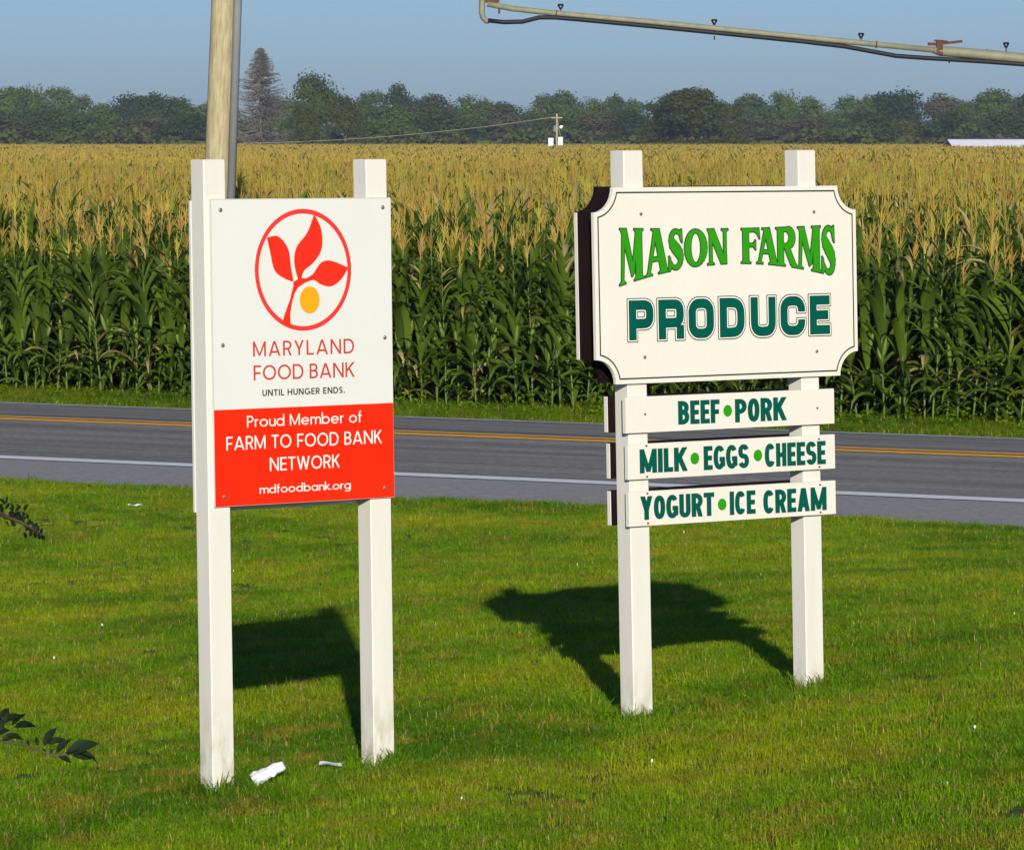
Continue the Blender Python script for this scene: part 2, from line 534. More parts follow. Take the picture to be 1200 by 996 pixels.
def glyph(ch, w, t, ex=1.0):
    """polygons for a capital of width w, cap height 1, stroke t"""
    h = t / 2; l, r_ = h, w - h; b, tp = h, 1 - h; mid = .5; P = []
    st = lambda x, y0=0, y1=1: P.append([(x - h, y0), (x + h, y0), (x + h, y1), (x - h, y1)])
    ba = lambda y, x0, x1: P.append([(x0, y - h), (x1, y - h), (x1, y + h), (x0, y + h)])
    path = lambda pts, c=False: P.extend(spath(pts, t, c))
    def rpath(cr, open_):
        x0, x1, y0, y1 = h, w - h, h, 1 - h
        q = (arc(x1 - cr, y1 - cr, cr, cr, 0, 90, 7) + arc(x0 + cr, y1 - cr, cr, cr, 90, 180, 7) + arc(x0 + cr, y0 + cr, cr, cr, 180, 270, 7) + arc(x1 - cr, y0 + cr, cr, cr, 270, 360, 7))
        path([(x1, .62)] + q + [(x1, .38)]) if open_ else path(q, True)
    if ch in 'OC' and ex < .8: rpath(.23, ch == 'C')
    elif ch == 'O': path(arc(w / 2, .5, w / 2 - h, .5 - h, 0, 345, 23, ex), True)
    elif ch in 'CG':
        a_ = 30 if ex < .8 else 42; path(arc(w / 2, .5, w / 2 - h, .5 - h, a_, 360 - a_, 20, ex))
        if ch == 'G': ba(.42, w * .55, w - h * .1); st(w - h, .12, .42)
    elif ch == 'D':
        st(l); xr = min(w * .45, w / 2)
        path([(l, tp), (w - h - xr, tp)] + arc(w - h - xr, .5, xr, .5 - h, 90, -90, 14, ex)[1:-1] + [(w - h - xr, b), (l, b)])
    elif ch in 'PRB':
        st(l); m1 = (.41 if ex < .8 else .46) if ch != 'B' else .52; ry = (tp - m1) / 2; xr = min(ry, w * .45); wr = w if ch != 'B' else w * .96
        path([(l, tp), (wr - h - xr, tp)] + arc(wr - h - xr, (tp + m1) / 2, xr, ry, 90, -90, 12, ex)[1:-1] + [(wr - h - xr, m1), (l, m1)])
        if ch == 'R' and ex < .8: st(w - h, 0, m1 * .80)
        elif ch == 'R': P.append(diag(w - h * 1.1, 0, w * .55, m1, t * .95))
        if ch == 'B':
            ry = (m1 - b) / 2; xr = min(ry, w * .45)
            path([(l, m1), (w - h - xr, m1)] + arc(w - h - xr, (b + m1) / 2, xr, ry, 90, -90, 12, ex)[1:-1] + [(w - h - xr, b), (l, b)])
    elif ch in 'EF':
        st(l); ba(tp, 0, w); ba(.5 if ch == 'E' else .48, 0, w * .92)
        if ch == 'E': ba(b, 0, w)
    elif ch == 'L': st(l); ba(b, 0, w)
    elif ch == 'H': st(l); st(r_); ba(.5, 0, w)
    elif ch == 'I': st(w / 2)
    elif ch == 'T': st(w / 2); ba(tp, 0, w)
    elif ch == 'U':
        ry = min(.5 - h, max(w / 2 - h, .2))
        path([(l, 1), (l, b + ry)] + arc(w / 2, b + ry, w / 2 - h, ry, 180, 360, 16, ex)[1:-1] + [(r_, b + ry), (r_, 1)])
    elif ch == 'A':
        hx = t * .55
        P.append(diag(hx, 0, w / 2 - h * .1, 1, t)); P.append(diag(w - hx, 0, w / 2 + h * .1, 1, t))
        y = .27; ba(y, w * .22, w * .78)
    elif ch == 'V':
        hx = t * .55; P.append(diag(hx, 1, w / 2, 0, t)); P.append(diag(w - hx, 1, w / 2, 0, t))
    elif ch == 'M':
        st(l); st(r_); P.append(diag(l * 1.05, 1, w / 2, .05, t * .85)); P.append(diag(r_ + l * -.05, 1, w / 2, .05, t * .85))
    elif ch == 'N':
        st(l); st(r_); P.append(diag(l, 1, r_, 0, t))
    elif ch == 'W':
        q = [t * .55, w * .29, w / 2, w * .71, w - t * .55]
        for i in range(4): P.append(diag(q[i], 1 - i % 2, q[i + 1], i % 2, t))
    elif ch == 'K':
        st(l); P.append(diag(l + h * .3, .40, w - h * 1.1, 1, t)); P.append(diag(w - h * 1.0, 0, w * .40, .60, t))
    elif ch == 'Y':
        hx = t * .6; st(w / 2, 0, .46)
        P.append(diag(w / 2, .40, hx, 1, t)); P.append(diag(w / 2, .40, w - hx, 1, t))
    elif ch == 'S':
        ry = (.5 - h) / 2 ; xr = w / 2 - h; cx = w / 2
        top = arc(cx, tp - ry, xr, ry, 25, 270, 16, ex); bot = arc(cx, b + ry, xr, ry, 90, -155, 16, ex)
        path(top[:-1] + [(cx, .5)] + bot[1:])
    elif ch == '.': P.append([(0, 0), (t * 1.1, 0), (t * 1.1, t * 1.1), (0, t * 1.1)])
    # lower case, geometric
    else:
        xh = .68; rr = xh / 2; cx = rr; c = arc(rr, rr, rr - h, rr - h, 0, 345, 23)
        if ch == 'o': path(c, True)
        elif ch == 'a' or ch == 'd':
            path(c, True); st(2 * rr - h, 0, xh if ch == 'a' else 1.04)
        elif ch == 'b': path(c, True); st(h, 0, 1.04)
        elif ch == 'g':
            path(c, True); path([(2 * rr - h, xh), (2 * rr - h, -.05)] + arc(rr, -.05, rr - h, .2, 0, -150, 10)[1:])
        elif ch == 'e': path(arc(rr, rr, rr - h, rr - h, 0, 320, 20)); ba(rr, h, 2 * rr - h * .2)
        elif ch == 'm':
            st(h, 0, xh); q = .2
            for k in (0, 1):
                x0 = h + k * 2 * q; path(arc(x0 + q, xh - h - q, q, q, 175, 0, 10) + [(x0 + 2 * q, 0)])
        elif ch == 'n': st(h, 0, xh); path(arc(h + .22, xh - h - .22, .22, .22, 175, 0, 10) + [(h + .44, 0)])
        elif ch == 'u': path([(h, xh), (h, h + .22)] + arc(h + .22, h + .22, .22, .22, 180, 360, 10)[1:]); st(h + .44, 0, xh)
        elif ch == 'r': st(h, 0, xh); path(arc(h + .2, xh - h - .2, .2, .2, 175, 75, 6))
        elif ch == 'f': path([(.12, 0), (.12, .85)] + arc(.27, .85, .15, .15, 180, 95, 6)[1:]); ba(xh - h, 0, .30)
        elif ch == 'k': st(h, 0, 1.04); P.append(diag(h, .24, .42, xh, t)); P.append(diag(.45, 0, .19, .40, t))
    return P

WG = dict(A=.80, B=.56, C=.78, D=.72, E=.52, F=.50, G=.84, H=.70, K=.62, L=.48, M=.86, N=.72, O=.88, P=.54, R=.58, S=.52, T=.58, U=.66, W=1.05, Y=.66, V=.7)
WL = dict(o=.68, a=.68, d=.68, b=.68, g=.68, e=.68, m=.86, n=.50, u=.50, r=.30, f=.30, k=.48)
WL['.'] = .12
def text_polys(s, t, cond=None, gap=.14, space=.34, ex=1.0, widths=None):
    x = 0; P = []
    for ch in s:
        if ch == ' ': x += space; continue
        if ch == 'I': w = t
        elif ch in WL: w = WL[ch]
        elif cond: w = cond * (widths or {}).get(ch, 1)
        else: w = WG[ch]
        P += [[(p[0] + x, p[1]) for p in q] for q in glyph(ch, w, t, ex)]
        x += w + gap
    return P, x - gap

def place(P, W, x0, x1, z0, z1):
    sx = (x1 - x0) / W; sz = z1 - z0
    return [[(x0 + p[0] * sx, z0 + p[1] * sz) for p in q] for q in P]

def outline(P, r):
    out = [list(q) for q in P]
    for q in P:
        for i in range(len(q)):
            a = Vector(q[i]); b = Vector(q[(i + 1) % len(q)]); d = b - a
            if d.length < 1e-6: continue
            d.normalize(); n = Vector((-d.y, d.x)) * r; e = d * r
            out.append([tuple(a - e * .8 - n), tuple(b + e * .8 - n), tuple(b + e * .8 + n), tuple(a - e * .8 + n)])
    return out

def clusters(polys):
    it = sorted(([min(p[0] for p in q), max(p[0] for p in q), q] for q in polys), key=lambda a: a[0])
    out = []; hi = -1e9
    for a, b, q in it:
        if a > hi + 1e-5: out.append([])
        out[-1].append(q); hi = max(hi, b)
    return out

def union_safe(polys):
    S_ = 100.0
    V, T = union2d([[(p[0] * S_, p[1] * S_) for p in q] for q in polys])
    return [(x / S_, y / S_) for x, y in V], T

def flat(name, polys, m, parent, y):
    """a sheet in the sign's x-z plane facing the viewer (local -y)"""
    V, T = [], []
    for cl in clusters(polys):
        v_, t_ = union_safe(cl); o_ = len(V); V += v_; T += [[i + o_ for i in f] for f in t_]
    me = bpy.data.meshes.new(name)
    me.from_pydata([(p[0], y, p[1]) for p in V], [], [tuple(f) for f in T])
    me.materials.append(m)
    me.update()
    # make every normal face local -y
    import bmesh
    bm = bmesh.new(); bm.from_mesh(me)
    for f in bm.faces:
        if f.normal.y > 0: f.normal_flip()
    bm.to_mesh(me); bm.free()
    return link(name, me, parent)

def prism(name, outline_pts, y0, y1, mats, parent, bev=.0):
    """extruded outline in x-z; mats[0] faces and edges, mats[1] the face at y1 if given"""
    n = len(outline_pts); mb = MB()
    vs = [(p[0], y0, p[1]) for p in outline_pts] + [(p[0], y1, p[1]) for p in outline_pts]
    mb.add(vs, [tuple(range(n))], 0)
    mb.add(vs[n:], [tuple(range(n - 1, -1, -1))], 1 if len(mats) > 1 else 0)
    mb.add(vs, [(i, (i + 1) % n, n + (i + 1) % n, n + i)[::-1] for i in range(n)], 0)
    return mb.build(name, mats, parent)

def rect(x0, x1, z0, z1): return [(x0, z0), (x1, z0), (x1, z1), (x0, z1)]

def bolt(parent, x, z, y, r=.011, m=None):
    mb = MB(); k = 10
    mb.tube([(x, y, z), (x, y - .003, z), (x, y - .006, z)], [r, r, r * .6], k)
    mb.box((x, y - .0055, z), (r * 1.2, .003, r * .3))
    return mb.build('bolt', m or M['bolt'], parent)

def post(name, x0, w, d, z0, z1, parent):
    mb = MB()
    mb.box((x0 + w / 2, d / 2, (z0 + z1) / 2), (w, d, z1 - z0), bev=.004)
    return mb.build(name, M['white_post'], parent)

def post_dirt(m):
    nt = m.node_tree; N, L = nt.nodes, nt.links
    b = N['Principled BSDF']; src = b.inputs['Base Color'].links[0].from_socket
    ge = N.new('ShaderNodeNewGeometry'); sp = N.new('ShaderNodeSeparateXYZ'); L.new(ge.outputs['Position'], sp.inputs[0])
    nz = N.new('ShaderNodeTexNoise'); nz.inputs['Scale'].default_value = 26; nz.inputs['Detail'].default_value = 6
    mp = N.new('ShaderNodeMapping'); mp.inputs['Scale'].default_value = (1, 1, .35)
    L.new(ge.outputs['Position'], mp.inputs[0]); L.new(mp.outputs[0], nz.inputs[0])
    mr = N.new('ShaderNodeMapRange'); mr.inputs[1].default_value = .34; mr.inputs[2].default_value = .0
    mr.inputs[3].default_value = 0; mr.inputs[4].default_value = .75
    L.new(sp.outputs[2], mr.inputs[0])
    m2 = N.new('ShaderNodeMapRange'); m2.inputs[1].default_value = .42; m2.inputs[2].default_value = .62; L.new(nz.outputs[0], m2.inputs[0])
    mu = N.new('ShaderNodeMath'); mu.operation = 'MULTIPLY'; L.new(mr.outputs[0], mu.inputs[0]); L.new(m2.outputs[0], mu.inputs[1])
    mx = N.new('ShaderNodeMix'); mx.data_type = 'RGBA'; mx.inputs[7].default_value = (.34, .33, .18, 1)
    L.new(mu.outputs[0], mx.inputs[0]); L.new(src, mx.inputs[6]); L.new(mx.outputs[2], b.inputs['Base Color'])
post_dirt(M['white_post'])

# ------------------------------------------------------------------ food bank sign
TH = R(37.7)
def sign_root(name, x, y, z, lean):
    o = empty(name, (x, y, z))
    o.rotation_mode = 'QUATERNION'
    u = Vector((math.cos(TH), math.sin(TH), 0)); n = Vector((-math.sin(TH), math.cos(TH), 0))
    w = (Vector((0, 0, 1)) + n * lean * math.sin(TH)).normalized()
    o.rotation_quaternion = Matrix((u, w.cross(u), w)).transposed().to_quaternion()
    return o

s1 = sign_root('food_bank_sign', -1.1909, 18.92, -.0183, 8.7 / 731)
tag(s1, 'white and red food bank sign with a leafy emblem on two white posts', 'sign')
post('post', .0, .105, .092, -.35, 2.488, s1)
post('post', .794, .105, .092, -.30, 2.487, s1)
pt = .012
fp = prism('front_panel', rect(.0215, .905, 1.110, 2.3315), -pt - .001, -.001, [M['white_panel']], s1)
bp = prism('back_panel', rect(-.003, .900, 1.085, 2.325), .093, .093 + pt, [M['white_panel']], s1)
fy = -pt - .001
red = flat('red_band', [rect(.0225, .904, 1.111, 1.4955)], M['red_print'], fp, fy - .0008)
edge = flat('panel_border', [rect(.0215, .0245, 1.4955, 2.331), rect(.0245, .905, 2.3285, 2.3315)], mat('panel_edge_grey', (.45, .44, .38), .6), fp, fy - .0006)  # thin grey line along the left and top edges of the panel
for x, z in ((.068, 2.288), (.864, 2.292), (.8655, 1.763), (.0692, 1.752), (.0667, 1.150), (.8557, 1.150)):
    bolt(fp, x, z, fy - .0008, .0085)

def smooth_closed(pts, n=6):
    out = []; N_ = len(pts)
    for i in range(N_):
        p0, p1, p2, p3 = [Vector(pts[(i + k) % N_][:2]) for k in (-1, 0, 1, 2)]
        sharp1 = len(pts[i]) > 2; sharp2 = len(pts[(i + 1) % N_]) > 2
        m1 = (p2 - p1) * .5 if sharp1 else (p2 - p0) * .5
        m2 = (p2 - p1) * .5 if sharp2 else (p3 - p1) * .5
        for k in range(n):
            t = k / n
            h00 = 2 * t**3 - 3 * t**2 + 1; h10 = t**3 - 2 * t**2 + t; h01 = -2 * t**3 + 3 * t**2; h11 = t**3 - t**2
            out.append(tuple(p1 * h00 + m1 * h10 + p2 * h01 + m2 * h11))
    return out
ly = fy - .0018
ccx, ccz, crx, crz = .4657, 2.0445, .2364 - .009, .2442 - .009
ring = spath(arc(ccx, ccz, crx, crz, 0, 355, 71), .0185, True)
l1 = smooth_closed([(.2893, 2.1761, 1), (.345, 2.180), (.392, 2.130), (.405, 2.055), (.4165, 1.998, 1), (.372, 2.012), (.325, 2.045), (.305, 2.115)])
l2 = smooth_closed([(.5222, 2.2682, 1), (.556, 2.206), (.557, 2.128), (.516, 2.074), (.468, 2.040), (.4545, 2.003, 1), (.4385, 2.006, 1), (.421, 2.075), (.434, 2.137), (.487, 2.194)])
l3 = smooth_closed([(.6872, 2.050, 1), (.6045, 2.0784), (.553, 2.072), (.510, 2.026), (.460, 2.004, 1), (.468, 1.992, 1), (.5156, 2.003), (.553, 1.984), (.603, 1.9765), (.652, 2.004)])
stem = [(.4137, 1.995), (.4157, 1.984), (.397, 1.925), (.372, 1.872), (.3582, 1.835), (.3992, 1.818), (.398, 1.870), (.4075, 1.9139), (.420, 1.950), (.4376, 1.974), (.470, 1.992), (.5059, 2.004), (.480, 2.010), (.445, 2.012), (.43, 2.004)]
emb = flat('emblem', ring, M['red_ring'], fp, ly)
flat('emblem_leaves', [l1, l2, l3, stem], M['red_leaf'], fp, ly - .0006)
flat('emblem_fruit', [arc(.4945, 1.9235, .0487, .0545, 0, 345, 23)], M['yellow_print'], fp, ly)

def line(s, t, x0, x1, z0, z1, m, parent, y, **k):
    words = s.split(' '); x = 0; parts_ = []
    sp_ = k.pop('space', .34)
    for wd in words:
        P, W = text_polys(wd, t, **k)
        parts_.append([[(p[0] + x, p[1]) for p in q] for q in P]); x += W + k.get('gap', .14) + sp_
    W = x - k.get('gap', .14) - sp_
    for P in parts_: flat('lettering', place(P, W, x0, x1, z0, z1), m, parent, y)
line('MARYLAND', .125, .2145, .7115, 1.703, 1.7625, M['red_letter'], fp, ly, gap=.17)
line('FOOD BANK', .125, .2155, .712, 1.6075, 1.6675, M['red_letter'], fp, ly, gap=.11, space=.30)
line('UNTIL HUNGER ENDS.', .165, .257, .660, 1.5437, 1.5692, M['black_letter'], fp, ly, gap=.14, space=.36)
line('Proud Member of', .103, .1805, .744, 1.422, 1.4675, M['white_letter'], fp, ly, gap=.115, space=.36)
line('FARM TO FOOD BANK', .112, .079, .8435, 1.3336, 1.387, M['white_letter'], fp, ly, gap=.12, space=.36)
line('NETWORK', .112, .288, .6315, 1.243, 1.2962, M['white_letter'], fp, ly, gap=.12)
line('mdfoodbank.org', .112, .2365, .685, 1.1545, 1.188, M['white_letter'], fp, ly, gap=.10)

# ------------------------------------------------------------------ produce sign
s2 = sign_root('produce_sign', .5222, 20.2, .1076, 13.5 / 661)
tag(s2, 'cream farm produce sign with notched corners above three boards on two white posts', 'sign')
post('post', -.004, .1055, .092, -.35, 2.395, s2)
post('post', .972, .1015, .092, -.30, 2.3955, s2)
def notched(x0, x1, z0, z1, r, n=8, k=0.0):
    P = []
    for cx, cz, a0 in ((x0, z0, 90), (x1, z0, 180), (x1, z1, 270), (x0, z1, 360)):
        for i in range(n + 1):
            a = R(a0 - 90 * i / n)
            P.append((cx + r * math.cos(a) , cz + r * math.sin(a)))
    return P
px0, px1, pz0, pz1 = -.186, 1.285, 1.410, 2.2395
th2 = .017
fp2 = prism('front_panel', notched(px0, px1, pz0, pz1, .105), -th2 - .001, -.001, [M['cream_panel']], s2)
prism('back_panel', notched(px0, px1, pz0 + .002, pz1 + .004, .105), .093, .093 + th2, [M['panel_back'], M['cream_panel']], s2)
bpe = prism('back_panel_edge', [(px0 - .0035, z) for z in ()] or rect(px0 - .004, px0 - .0005, pz0 + .105, pz1 - .105), .0925, .094 + th2, [M['cream_panel']], s2)
fy2 = -th2 - .001
def inset_notched(x0, x1, z0, z1, r, d, n=10):
    # border line that follows the notches at distance d
    P = []
    rr = r + d
    a_off = math.degrees(math.asin(min(1, d / rr)))
    for cx, cz, a0 in ((x0, z0, 90), (x1, z0, 180), (x1, z1, 270), (x0, z1, 360)):
        for i in range(n + 1):
            a = R(a0 - a_off - (90 - 2 * a_off) * i / n)
            P.append((cx + rr * math.cos(a), cz + rr * math.sin(a)))
    return P
flat('border_line', spath(inset_notched(px0, px1, pz0, pz1, .105, .022), .0065, True), M['dark_line'], fp2, fy2 - .0008)
for x, z in ((.0686, 2.127), (1.040, 2.127), (.0749, 1.5207), (1.0441, 1.5196)):
    bolt(fp2, x, z, fy2 - .0008, .0075)

# serif capitals for the arched line
def vs(pts, ws):
    """stroke with changing width"""
    P = [Vector(p) for p in pts]; L_, R_ = [], []
    for i in range(len(P)):
        d = (P[min(i + 1, len(P) - 1)] - P[max(i - 1, 0)]).normalized(); n = Vector((-d.y, d.x)) * ws[i] / 2
        L_.append(P[i] + n); R_.append(P[i] - n)
    return [[tuple(R_[i]), tuple(R_[i + 1]), tuple(L_[i + 1]), tuple(L_[i])] for i in range(len(P) - 1)]
def fst(x0, w0, x1, w1, sb=.06, stp=.06, hb=.05):
    """stem from (x0, 0) to (x1, 1) with flared feet"""
    P = [[(x0 - w0 / 2, hb), (x0 + w0 / 2, hb), (x1 + w1 / 2, 1 - hb), (x1 - w1 / 2, 1 - hb)]]
    for x, w, s_, y, yy in ((x0, w0, sb, 0, hb), (x1, w1, stp, 1, 1 - hb)):
        if s_: P.append([(x - w / 2 - s_, y), (x + w / 2 + s_, y), (x + w / 2, yy), (x - w / 2, yy)])
        else: P.append([(x - w / 2, y), (x + w / 2, y), (x + w / 2, yy), (x - w / 2, yy)])
    return P
def serif(ch):
    if ch == 'M':
        return (fst(.10, .07, .16, .09, .09, .0) + [[(.06, 1), (.28, 1), (.60, .16), (.50, .10)]] + [[(.50, .10), (.57, .16), (.80, 1), (.70, 1)]]
                + fst(.80, .24, .80, .24, .08, .06) + [[(.02, 1), (.12, 1), (.14, .93)]])
    if ch == 'A':
        return ([[(.10, .04), (.19, .04), (.52, 1), (.40, 1)]] + [[(.38, 1), (.62, 1), (.94, .04), (.68, .04)]] +
                [[(.01, 0), (.29, 0), (.19, .05), (.10, .05)], [(.58, 0), (1, 0), (.94, .05), (.68, .05)]] + [[(.22, .30), (.72, .30), (.70, .37), (.24, .37)]] + [[(.28, 1), (.62, 1), (.58, .95), (.40, .95)]])
    if ch == 'N':
        return (fst(.16, .10, .16, .10, .10, .0) + [[(.02, 1), (.32, 1), (.90, .0), (.66, .0)]] + [[(.66, 0), (.90, 0), (.90, .2), (.80, .2)]] + fst(.84, .10, .84, .10, 0, .10))
    if ch == 'F':
        return (fst(.24, .27, .24, .27, .10, .08) + [[(.2, 1), (.92, 1), (.95, .72), (.84, .86), (.70, .93), (.2, .93)]] +
                [[(.3, .56), (.66, .56), (.66, .49), (.3, .49)], [(.62, .56), (.74, .66), (.74, .40), (.62, .49)]])
    if ch == 'R':
        bowl = arc(.48, .745, .26, .215, 90, -90, 12)
        ws = [.08 + .17 * max(0, math.cos(R(90 - 180 * i / 12))) for i in range(13)]
        return (fst(.20, .24, .20, .24, .08, .08) + vs([(.2, .96)] + bowl + [(.2, .53)], [.08] + ws + [.08]) +
                [[(.36, .52), (.58, .52), (.88, .08), (1.0, .0), (.74, 0), (.66, .06)]])
    if ch == 'O':
        o_ = arc(.5, .5, .5, .5, 0, 345, 23); i_ = [(.5 + .24 * math.cos(R(15 * k)), .5 + .43 * math.sin(R(15 * k))) for k in range(24)]
        return [[o_[k], o_[(k + 1) % 24], i_[(k + 1) % 24], i_[k]] for k in range(24)]
    if ch == 'S':
        pts = arc(.52, .745, .30, .215, 30, 180, 9) + [(.26, .66), (.40, .57), (.60, .46), (.74, .36)] + arc(.47, .26, .30, .215, 10, -150, 10)
        n = len(pts); ws = []
        for i in range(n):
            u = i / (n - 1); ws.append(.07 + .24 * math.exp(-((u - .5) / .2) ** 2))
        return vs(pts, ws) + [[(.76, .98), (.84, 1.0), (.86, .68), (.80, .72), (.72, .86)], [(.06, .02), (.13, 0), (.22, .10), (.14, .30), (.08, .34)]]
def bot(L_): return 1.912 - .205 * (L_ - .59) ** 2
letters = [('M', -.050, .079), ('A', .088, .214), ('S', .212, .304), ('O', .3068, .4289), ('N', .4323, .5492),
           ('F', .622, .731), ('A', .708, .829), ('R', .821, .944), ('M', .943, 1.078), ('S', 1.0775, 1.1665)]
gl = []
for ch, a, b in letters:
    for q in serif(ch):
        qq = []
        for p in q:
            X = a + p[0] * (b - a); zb = bot(X)
            tt = 2.064 - .008 * math.sin(PI * (X + .05) / 1.2)
            qq.append((X, zb + p[1] * (tt - zb)))
        gl.append(qq)
flat('lettering_outline', outline(gl, .0062), M['dark_line'], fp2, fy2 - .0012)
flat('lettering', outline(gl, .0018), M['green_letter'], fp2, fy2 - .0022)

pl = []
for ch, a, b in (('P', -.012, .130), ('R', .150, .297), ('O', .316, .464), ('D', .490, .637), ('U', .665, .814), ('C', .834, .983), ('E', 1.003, 1.126)):
    a += .0065; b -= .0065; w = (b - a) / .163
    Pq = glyph(ch, w, .215 if ch != 'E' else .21, .66)
    pl += [[(a + p[0] * .163, 1.5965 + p[1] * .163) for p in q] for q in Pq]
flat('lettering_outline', outline(pl, .0122), M['dark_line'], fp2, fy2 - .0012)
flat('lettering_gap', outline(pl, .0080), M['cream_line'], fp2, fy2 - .0020)
flat('lettering_edge', outline(pl, .0032), M['dark_line'], fp2, fy2 - .0028)
flat('lettering', [[(p[0], p[1]) for p in q] for q in pl], M['teal_letter'], fp2, fy2 - .0036)

BW = {'M': 1.5, 'A': 1.15, 'Y': 1.12, 'T': .95, 'E': .82, 'F': .80, 'L': .78, 'K': 1.15, 'G': 1.08}
def board(z0, z1, xl, segs, dots, nails):
    fb = prism('front_board', rect(xl, 1.1385, z0, z1), -.021, -.001, [M['cream_panel']], s2)
    bb = prism('back_board', rect(xl - .004, 1.13, z0 - .001, z1 + .003), .093, .113, [M['panel_back'], M['cream_panel']], s2)
    prism('back_board_edge', rect(xl - .008, xl - .0045, z0 + .001, z1), .0925, .1135, [M['cream_panel']], s2)
    y = -.021
    for s_, a, b, c, d in segs:
        P, W = text_polys(s_, .165, cond=.45, gap=.075, ex=.9, widths=BW)
        P = place(P, W, a, b, c, d)
        flat('lettering_edge', outline(P, .0022), M['dark_line'], fb, y - .0010)
        flat('lettering', P, M['teal_letter'], fb, y - .0018)
    for x, z in dots:
        flat('dot', [arc(x, z, .0245, .0255, 0, 345, 23)], M['green_letter'], fb, y - .0012)
    for x, z in nails: bolt(fb, x, z, y - .0008, .0042, M['rust'])
board(1.2015, 1.354, -.037, [('BEEF', .253, .4805, 1.230, 1.3265), ('PORK', .571, .8595, 1.228, 1.3245)], [(.5275, 1.278)], [(.068, 1.28), (1.038, 1.272)])
board(1.0045, 1.154, -.029, [('MILK', .037, .2948, 1.031, 1.1288), ('EGGS', .3905, .6412, 1.030, 1.1285), ('CHEESE', .7353, 1.082, 1.0285, 1.1255)], [(.3389, 1.0804), (.6938, 1.0794)],
      [(.072, 1.145), (.072, 1.014), (1.045, 1.137), (1.045, 1.015)])
board(.8055, .952, -.029, [('YOGURT', .0348, .4415, .8327, .929), ('ICE', .532, .674, .8305, .9275), ('CREAM', .722, 1.0826, .8267, .9243)], [(.4871, .8767)],
      [(.073, .943), (.073, .816), (1.047, .937), (1.047, .816)])

# the posts are out of plumb along the sign while the boards stay level: rack every mesh of the sign
bpy.context.view_layer.update()
for root, lean in ((s1, 8.7 / 731), (s2, 13.5 / 661)):
    k = lean * math.cos(TH)
    for o in [c for c in root.children_recursive if c.type == 'MESH']:
        for v_ in o.data.vertices: v_.co.x -= k * v_.co.z

# ------------------------------------------------------------------ helpers from measured directions
def at(px, py, D):
    """place on the view direction of a photo point at distance D (measured positions)"""
    pit = math.atan(333 / 5600); x = (px - 600) / 5600; y = -(py - 498) / 5600
    r = (x, math.cos(pit) + y * math.sin(pit), -math.sin(pit) + y * math.cos(pit)); k = D / r[1]
    return Vector((r[0] * k, D, EYE + r[2] * k))

# ------------------------------------------------------------------ utility pole beside the far verge
base = Vector((-3.49, 54.8, gz(-3.49, 54.8)))
up = empty('utility_pole', base)
up.rotation_euler = (0, R(2.35), 0)
tag(up, 'tall weathered wooden utility pole behind the food bank sign', 'utility pole')
mb = MB()
nseg = 24; rr_ = random.Random(3)
mb.tube([(rr_.uniform(-.004, .004), rr_.uniform(-.004, .004), -1 + 12 * i / nseg) for i in range(nseg + 1)], [.155 - .035 * i / nseg for i in range(nseg + 1)], 20)
mb.build('pole', M['wood_pole'], up, smooth=True)
mb = MB(); mb.tube([(.178, -.06, 2.35), (.150, -.06, 9.5)], .048, 14)
mb.build('conduit', M['pvc'], up, smooth=True)
for z in (2.3, 7.2, 9.0):
    mb = MB(); mb.box((.155, -.06, z), (.13, .11, .03), bev=.004); mb.build('conduit_strap', M['pvc'], up)
mb = MB(); mb.box((0, -.19, 10.4), (2.4, .1, .12), bev=.006); mb.build('crossarm', M['grey_wood'], up)
for x in (-1.1, -.4, .4, 1.1):
    mb = MB(); mb.tube([(x, -.19, 10.46), (x, -.19, 10.52), (x, -.19, 10.56), (x, -.19, 10.62)], [.03, .055, .04, .05], 10); mb.build('insulator', M['pvc'], up)

# ------------------------------------------------------------------ irrigation boom over the corn
D_P = 78
def bp_(px, py): return at(px, py, D_P)
ib_l = bp_(575, 7); ib_r = bp_(1420, 92)
pivot = empty('irrigation_boom', (bp_(1420, 92).x, D_P, gz(11, D_P)))
tag(pivot, 'long pale metal irrigation boom with black hose reaching over the corn', 'irrigation boom')
pl0 = Vector(pivot.location)
def rel(p): return Vector(p) - pl0
mb = MB()
pts = [bp_(571, 5), bp_(600, 10.5), bp_(660, 17), bp_(760, 26), bp_(860, 36), bp_(960, 46), bp_(1095, 59)]
mb.tube([rel(p) for p in pts], .047, 14); mb.build('thin_pipe', M['galv'], pivot, smooth=True)
mb = MB()
pts2 = [bp_(1093, 59), bp_(1101, 60), bp_(1160, 65), bp_(1200, 69), bp_(1300, 79.5), bp_(1420, 92)]
mb.tube([rel(p) for p in pts2], [.05, .082, .083, .083, .083, .083], 16); mb.build('thick_pipe', M['galv'], pivot, smooth=True)
for px, py, r_ in ((652, 16.2, .058), (1027, 52.6, .058), (1156, 64.7, .095)):
    mb = MB(); d = Vector((.012, 0, -.0015))
    mb.tube([rel(bp_(px, py)) - d, rel(bp_(px, py)) + d], r_, 16); mb.build('pipe_clamp', M['rust'] if r_ < .09 else M['galv'], pivot)
mb = MB()
el = [bp_(566, -22), bp_(565, 0), bp_(564.5, 14), bp_(566, 21), bp_(570, 25), bp_(573, 25.5)]
mb.tube([rel(p) for p in el], [.05, .05, .05, .046, .044, .04], 12); mb.build('end_elbow', M['galv'], pivot, smooth=True)
mb = MB(); p = rel(bp_(575, 1.5)); mb.box(p, (.28, .05, .06)); mb.box(rel(bp_(585, 12)), (.035, .03, .13)); mb.build('end_bracket', M['rust'], pivot)
mb = MB(); p = rel(bp_(566, -34)); mb.tube([rel(bp_(566, -22)), p, p + Vector((-.5, .1, .18))], [.05, .045, .025], 10); mb.build('end_gun', M['galv'], pivot)
mb = MB()
